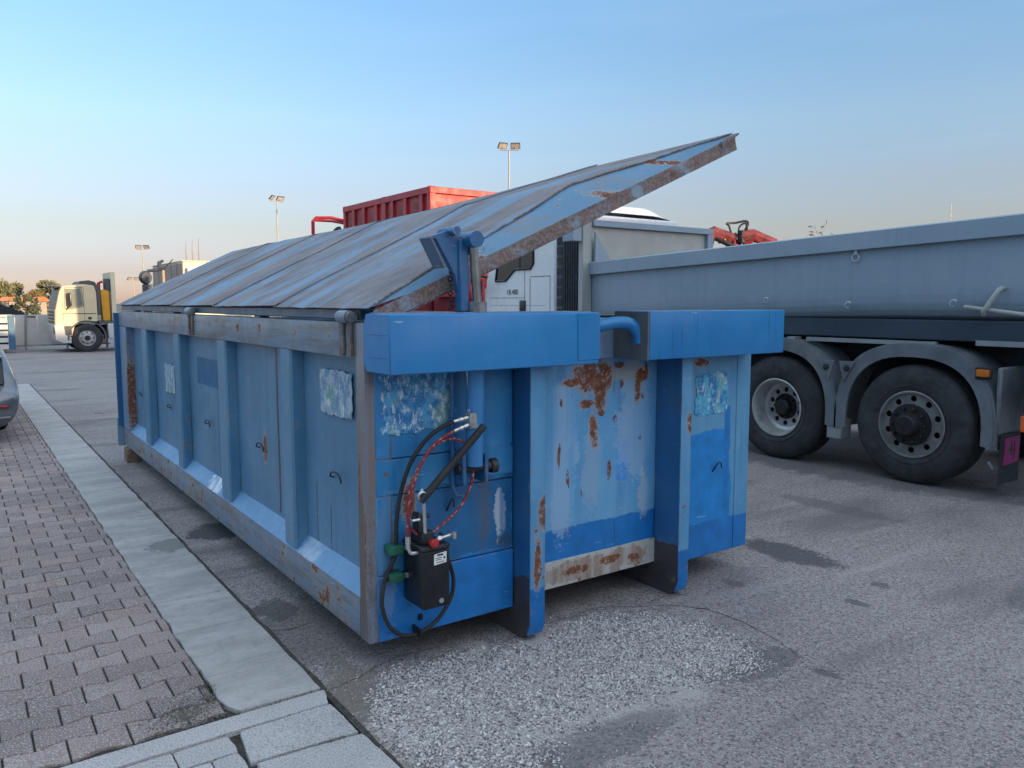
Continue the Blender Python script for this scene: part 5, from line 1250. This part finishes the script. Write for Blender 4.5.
# ================================================================== FLOODLIGHT MASTS
def mast(x, y, h, label, sc, turn):
    t_ = thing('floodlight_mast', label, 'lamp post', (x, y, 0), 'floodlight masts round the yard')
    MB().tube([(x, y, 0), (x, y, h)], [.13 * sc, .08 * sc], 10).build('pole', M['pole'], t_)
    d = Vector((math.cos(turn), math.sin(turn), 0)); mb = MB(); a = Vector((x, y, h)); mb.tube([a - d * 1.05 * sc, a + d * 1.05 * sc], .06 * sc, 6); mb.build('crossarm', M['pole'], t_)
    nrm = Vector((-d.y, d.x, 0))
    for s_, tw in ((-1, .45), (1, -.15)):
        c_ = a + d * s_ * .68 * sc + Vector((0, 0, .42 * sc))
        n_ = (Matrix.Rotation(tw, 3, 'Z') @ (-nrm) + Vector((0, 0, -.9))).normalized(); e1 = n_.cross(Vector((0, 0, 1))).normalized(); e2 = e1.cross(n_)
        mb = MB(); v = []
        for t in (0, .16 * sc):
            v.append([mb.bm.verts.new(c_ + e1 * i * .52 * sc + e2 * j * .36 * sc - n_ * t) for i, j in ((-1, -1), (1, -1), (1, 1), (-1, 1))])
        mb.bm.faces.new(v[0]); mb.bm.faces.new(v[1][::-1])
        for k in range(4): mb.bm.faces.new([v[0][k], v[1][k], v[1][(k + 1) % 4], v[0][(k + 1) % 4]])
        hd = mb.build('lamp_head', M['trimgrey'], t_)
        mb = MB(); mb.face([c_ + n_ * .01 + e1 * i * .46 * sc + e2 * j * .30 * sc for i, j in ((-1, -1), (1, -1), (1, 1), (-1, 1))]); mb.build('lamp_lens', M['lampface'], hd)
        mb = MB(); mb.tube([a + d * s_ * .68 * sc, c_ - n_ * .1 * sc], .04 * sc, 6); mb.build('lamp_bracket', M['pole'], t_)
mast(26.45, 36.6, 10.7, 'tall twin floodlight mast above the near end of the lid', .55, R(-30))
mast(19.25, 57.1, 9.25, 'slender floodlight mast left of the red container', .55, R(20))
mast(21.7, 122.5, 9.3, 'distant small floodlight mast over the column crane', .8, R(-30))
mast(31.6, 188, 6.4, 'farthest tiny floodlight mast right of the cream lorry', 1.0, R(0))
# distant utility poles right
for (x, y, h, l_) in ((61.4, 27.6, 9.1, 'thin distant pole above the tipper rim near its middle'), (66.2, 16.2, 11.1, 'thin distant pole at the right edge above the tipper rim')):
    t_ = thing('utility_pole', l_, 'pole', (x, y, 0)); MB().tube([(x, y, 0), (x, y, h)], [.06, .025], 6).build('pole', M['pole'], t_); MB().box(x - .15, x + .15, y - .02, y + .02, h - .9, h - .86).build('bracket', M['pole'], t_)
# ================================================================== PARKED CAR at the left edge
car = thing('parked_car', 'dark grey parked car whose rear corner enters at the left edge', 'car', (-1.7, 9.8, 0))
def car_sec(y, w_, zs):     # cross-section half profile (x offset, z)
    return [(-1.70 + s_ * w_ * k, y, z) for s_, lst in ((1, zs),) for k, z in lst]
secs = [(7.60, [(0, .22), (.72, .24), (.86, .36), (.87, .48), (.82, .52), (0, .53)]), (7.66, [(0, .12), (.76, .13), (.89, .34), (.905, .54), (.86, .60), (0, .62)]), (7.86, [(0, .10), (.80, .11), (.91, .38), (.915, .58), (.87, .645), (0, .66)]),
        (7.93, [(0, .10), (.82, .11), (.915, .40), (.92, .66), (.80, .90), (0, .94)]), (8.05, [(0, .11), (.82, .12), (.915, .42), (.92, .68), (.78, .99), (0, 1.07)]),
        (8.25, [(0, .22), (.80, .22), (.91, .42), (.92, .72), (.78, 1.18), (0, 1.28)]), (8.7, [(0, .22), (.8, .22), (.91, .42), (.92, .74), (.72, 1.36), (0, 1.45)]), (10.0, [(0, .22), (.8, .22), (.91, .42), (.92, .76), (.70, 1.40), (0, 1.48)]),
        (10.9, [(0, .22), (.8, .22), (.91, .42), (.92, .78), (.74, 1.12), (0, 1.2)]), (11.5, [(0, .22), (.8, .22), (.9, .42), (.9, .74), (.80, .88), (0, .92)]), (12.0, [(0, .25), (.7, .25), (.82, .42), (.8, .66), (.7, .72), (0, .74)])]
mb = MB(); rows = []
for y, half in secs:
    pr = [(-1.70 + x, y, z) for x, z in half] + [(-1.70 - x, y, z) for x, z in half[::-1][1:-1]]
    rows.append([mb.bm.verts.new(p) for p in pr])
for A, B in zip(rows, rows[1:]):
    n = len(A)
    for k in range(n):
        f = mb.bm.faces.new([A[k], A[(k + 1) % n], B[(k + 1) % n], B[k]]); f.smooth = True
mb.bm.faces.new(rows[0]); mb.bm.faces.new(rows[-1][::-1]); bd = mb.build('car_body', M['carsilver'], car)
md = bd.modifiers.new('round', 'SUBSURF'); md.levels = 2; md.render_levels = 2
MB().prism([(-2.35, .90), (-1.05, .90), (-1.12, 1.22), (-2.28, 1.22)], 1, 0, .02).build('rear_window', M['glass'], car).rotation_euler = (R(0), 0, 0)
rw = [o for o in car.children if o.name.startswith('rear_window')][0]
rw.data.transform(Matrix.Translation((0, 7.93, .0)) @ Matrix.Shear('XY', 4, (0, 0)))
for v in rw.data.vertices: v.co.y += (v.co.z - .90) * .95
for s_ in (-1, 1):
    tl = MB().box(-1.70 + s_ * .69 - .10, -1.70 + s_ * .69 + .10, 7.59, 7.70, .40, .44, .02, 2).build('tail_lamp', M['taillight'], car)
MB().box(-2.3, -1.1, 7.57, 7.68, .30, .40, .02).build('rear_diffuser', M['trimgrey'], car)
MB().box(-2.5, -.9, 7.578, 7.66, .29, .305, .004).build('bumper_trim', M['galv'], car)
MB().prism([(7.80, .655), (7.94, .95), (7.97, .95), (7.86, .655)], 0, -1.02, -.93, .01).build('rear_pillar', M['black'], car)
MB().box(-2.3, -.93, 7.86, 8.0, .955, .985, .012, 2).build('hatch_spoiler', M['carsilver'], car)
MB().box(-2.1, -1.3, 7.86, 8.0, 1.20, 1.235, .01).build('spoiler', M['carsilver'], car)
for y in (8.95, 11.2):
    for x, ax in ((-.88, 1), (-2.52, -1)):
        w = MB().lathe([(-.18, .15), (-.18, .30), (-.16, .33), (-.03, .33), (-.0, .30), (.0, .22)], (x, y, .33), (ax, 0, 0), 32).build('wheel', M['tyre'], car)
        MB().lathe([(-.01, .22), (-.03, .20), (-.03, .001)], (x, y, .33), (ax, 0, 0), 20).build('rim', M['rim'], w)
# ================================================================== WORKSHOP BEHIND THE CAMERA (casts the evening shade)
ws = thing('workshop_building', 'long pale workshop building across the yard behind the viewer', 'building', (8, -34, 0))
def ws_pt(a, b): # a along the facade, b away from the yard
    o = Vector((sd.x, sd.y, 0)).normalized(); t = Vector((-o.y, o.x, 0)); p = o * (30 + b) + t * a; return (p.x, p.y)
HB = 6.35
mb = MB(); mb.prism([ws_pt(-70, 0), ws_pt(70, 0), ws_pt(70, 16), ws_pt(-70, 16)], 2, -.04, HB); mb.build('wall', M['wallbeige'], ws)
mb = MB(); mb.prism([ws_pt(-70.3, -.3), ws_pt(70.3, -.3), ws_pt(70.3, 16.3), ws_pt(-70.3, 16.3)], 2, HB + .003, HB + .12); mb.build('roof', M['galv'], ws)
for k in range(-9, 10):
    mb = MB(); mb.prism([ws_pt(k * 7 - 1.8, -.05), ws_pt(k * 7 + 1.8, -.05), ws_pt(k * 7 + 1.8, -.002), ws_pt(k * 7 - 1.8, -.002)], 2, .02, 4.2); mb.build('shutter_door', M['greylight'], ws)
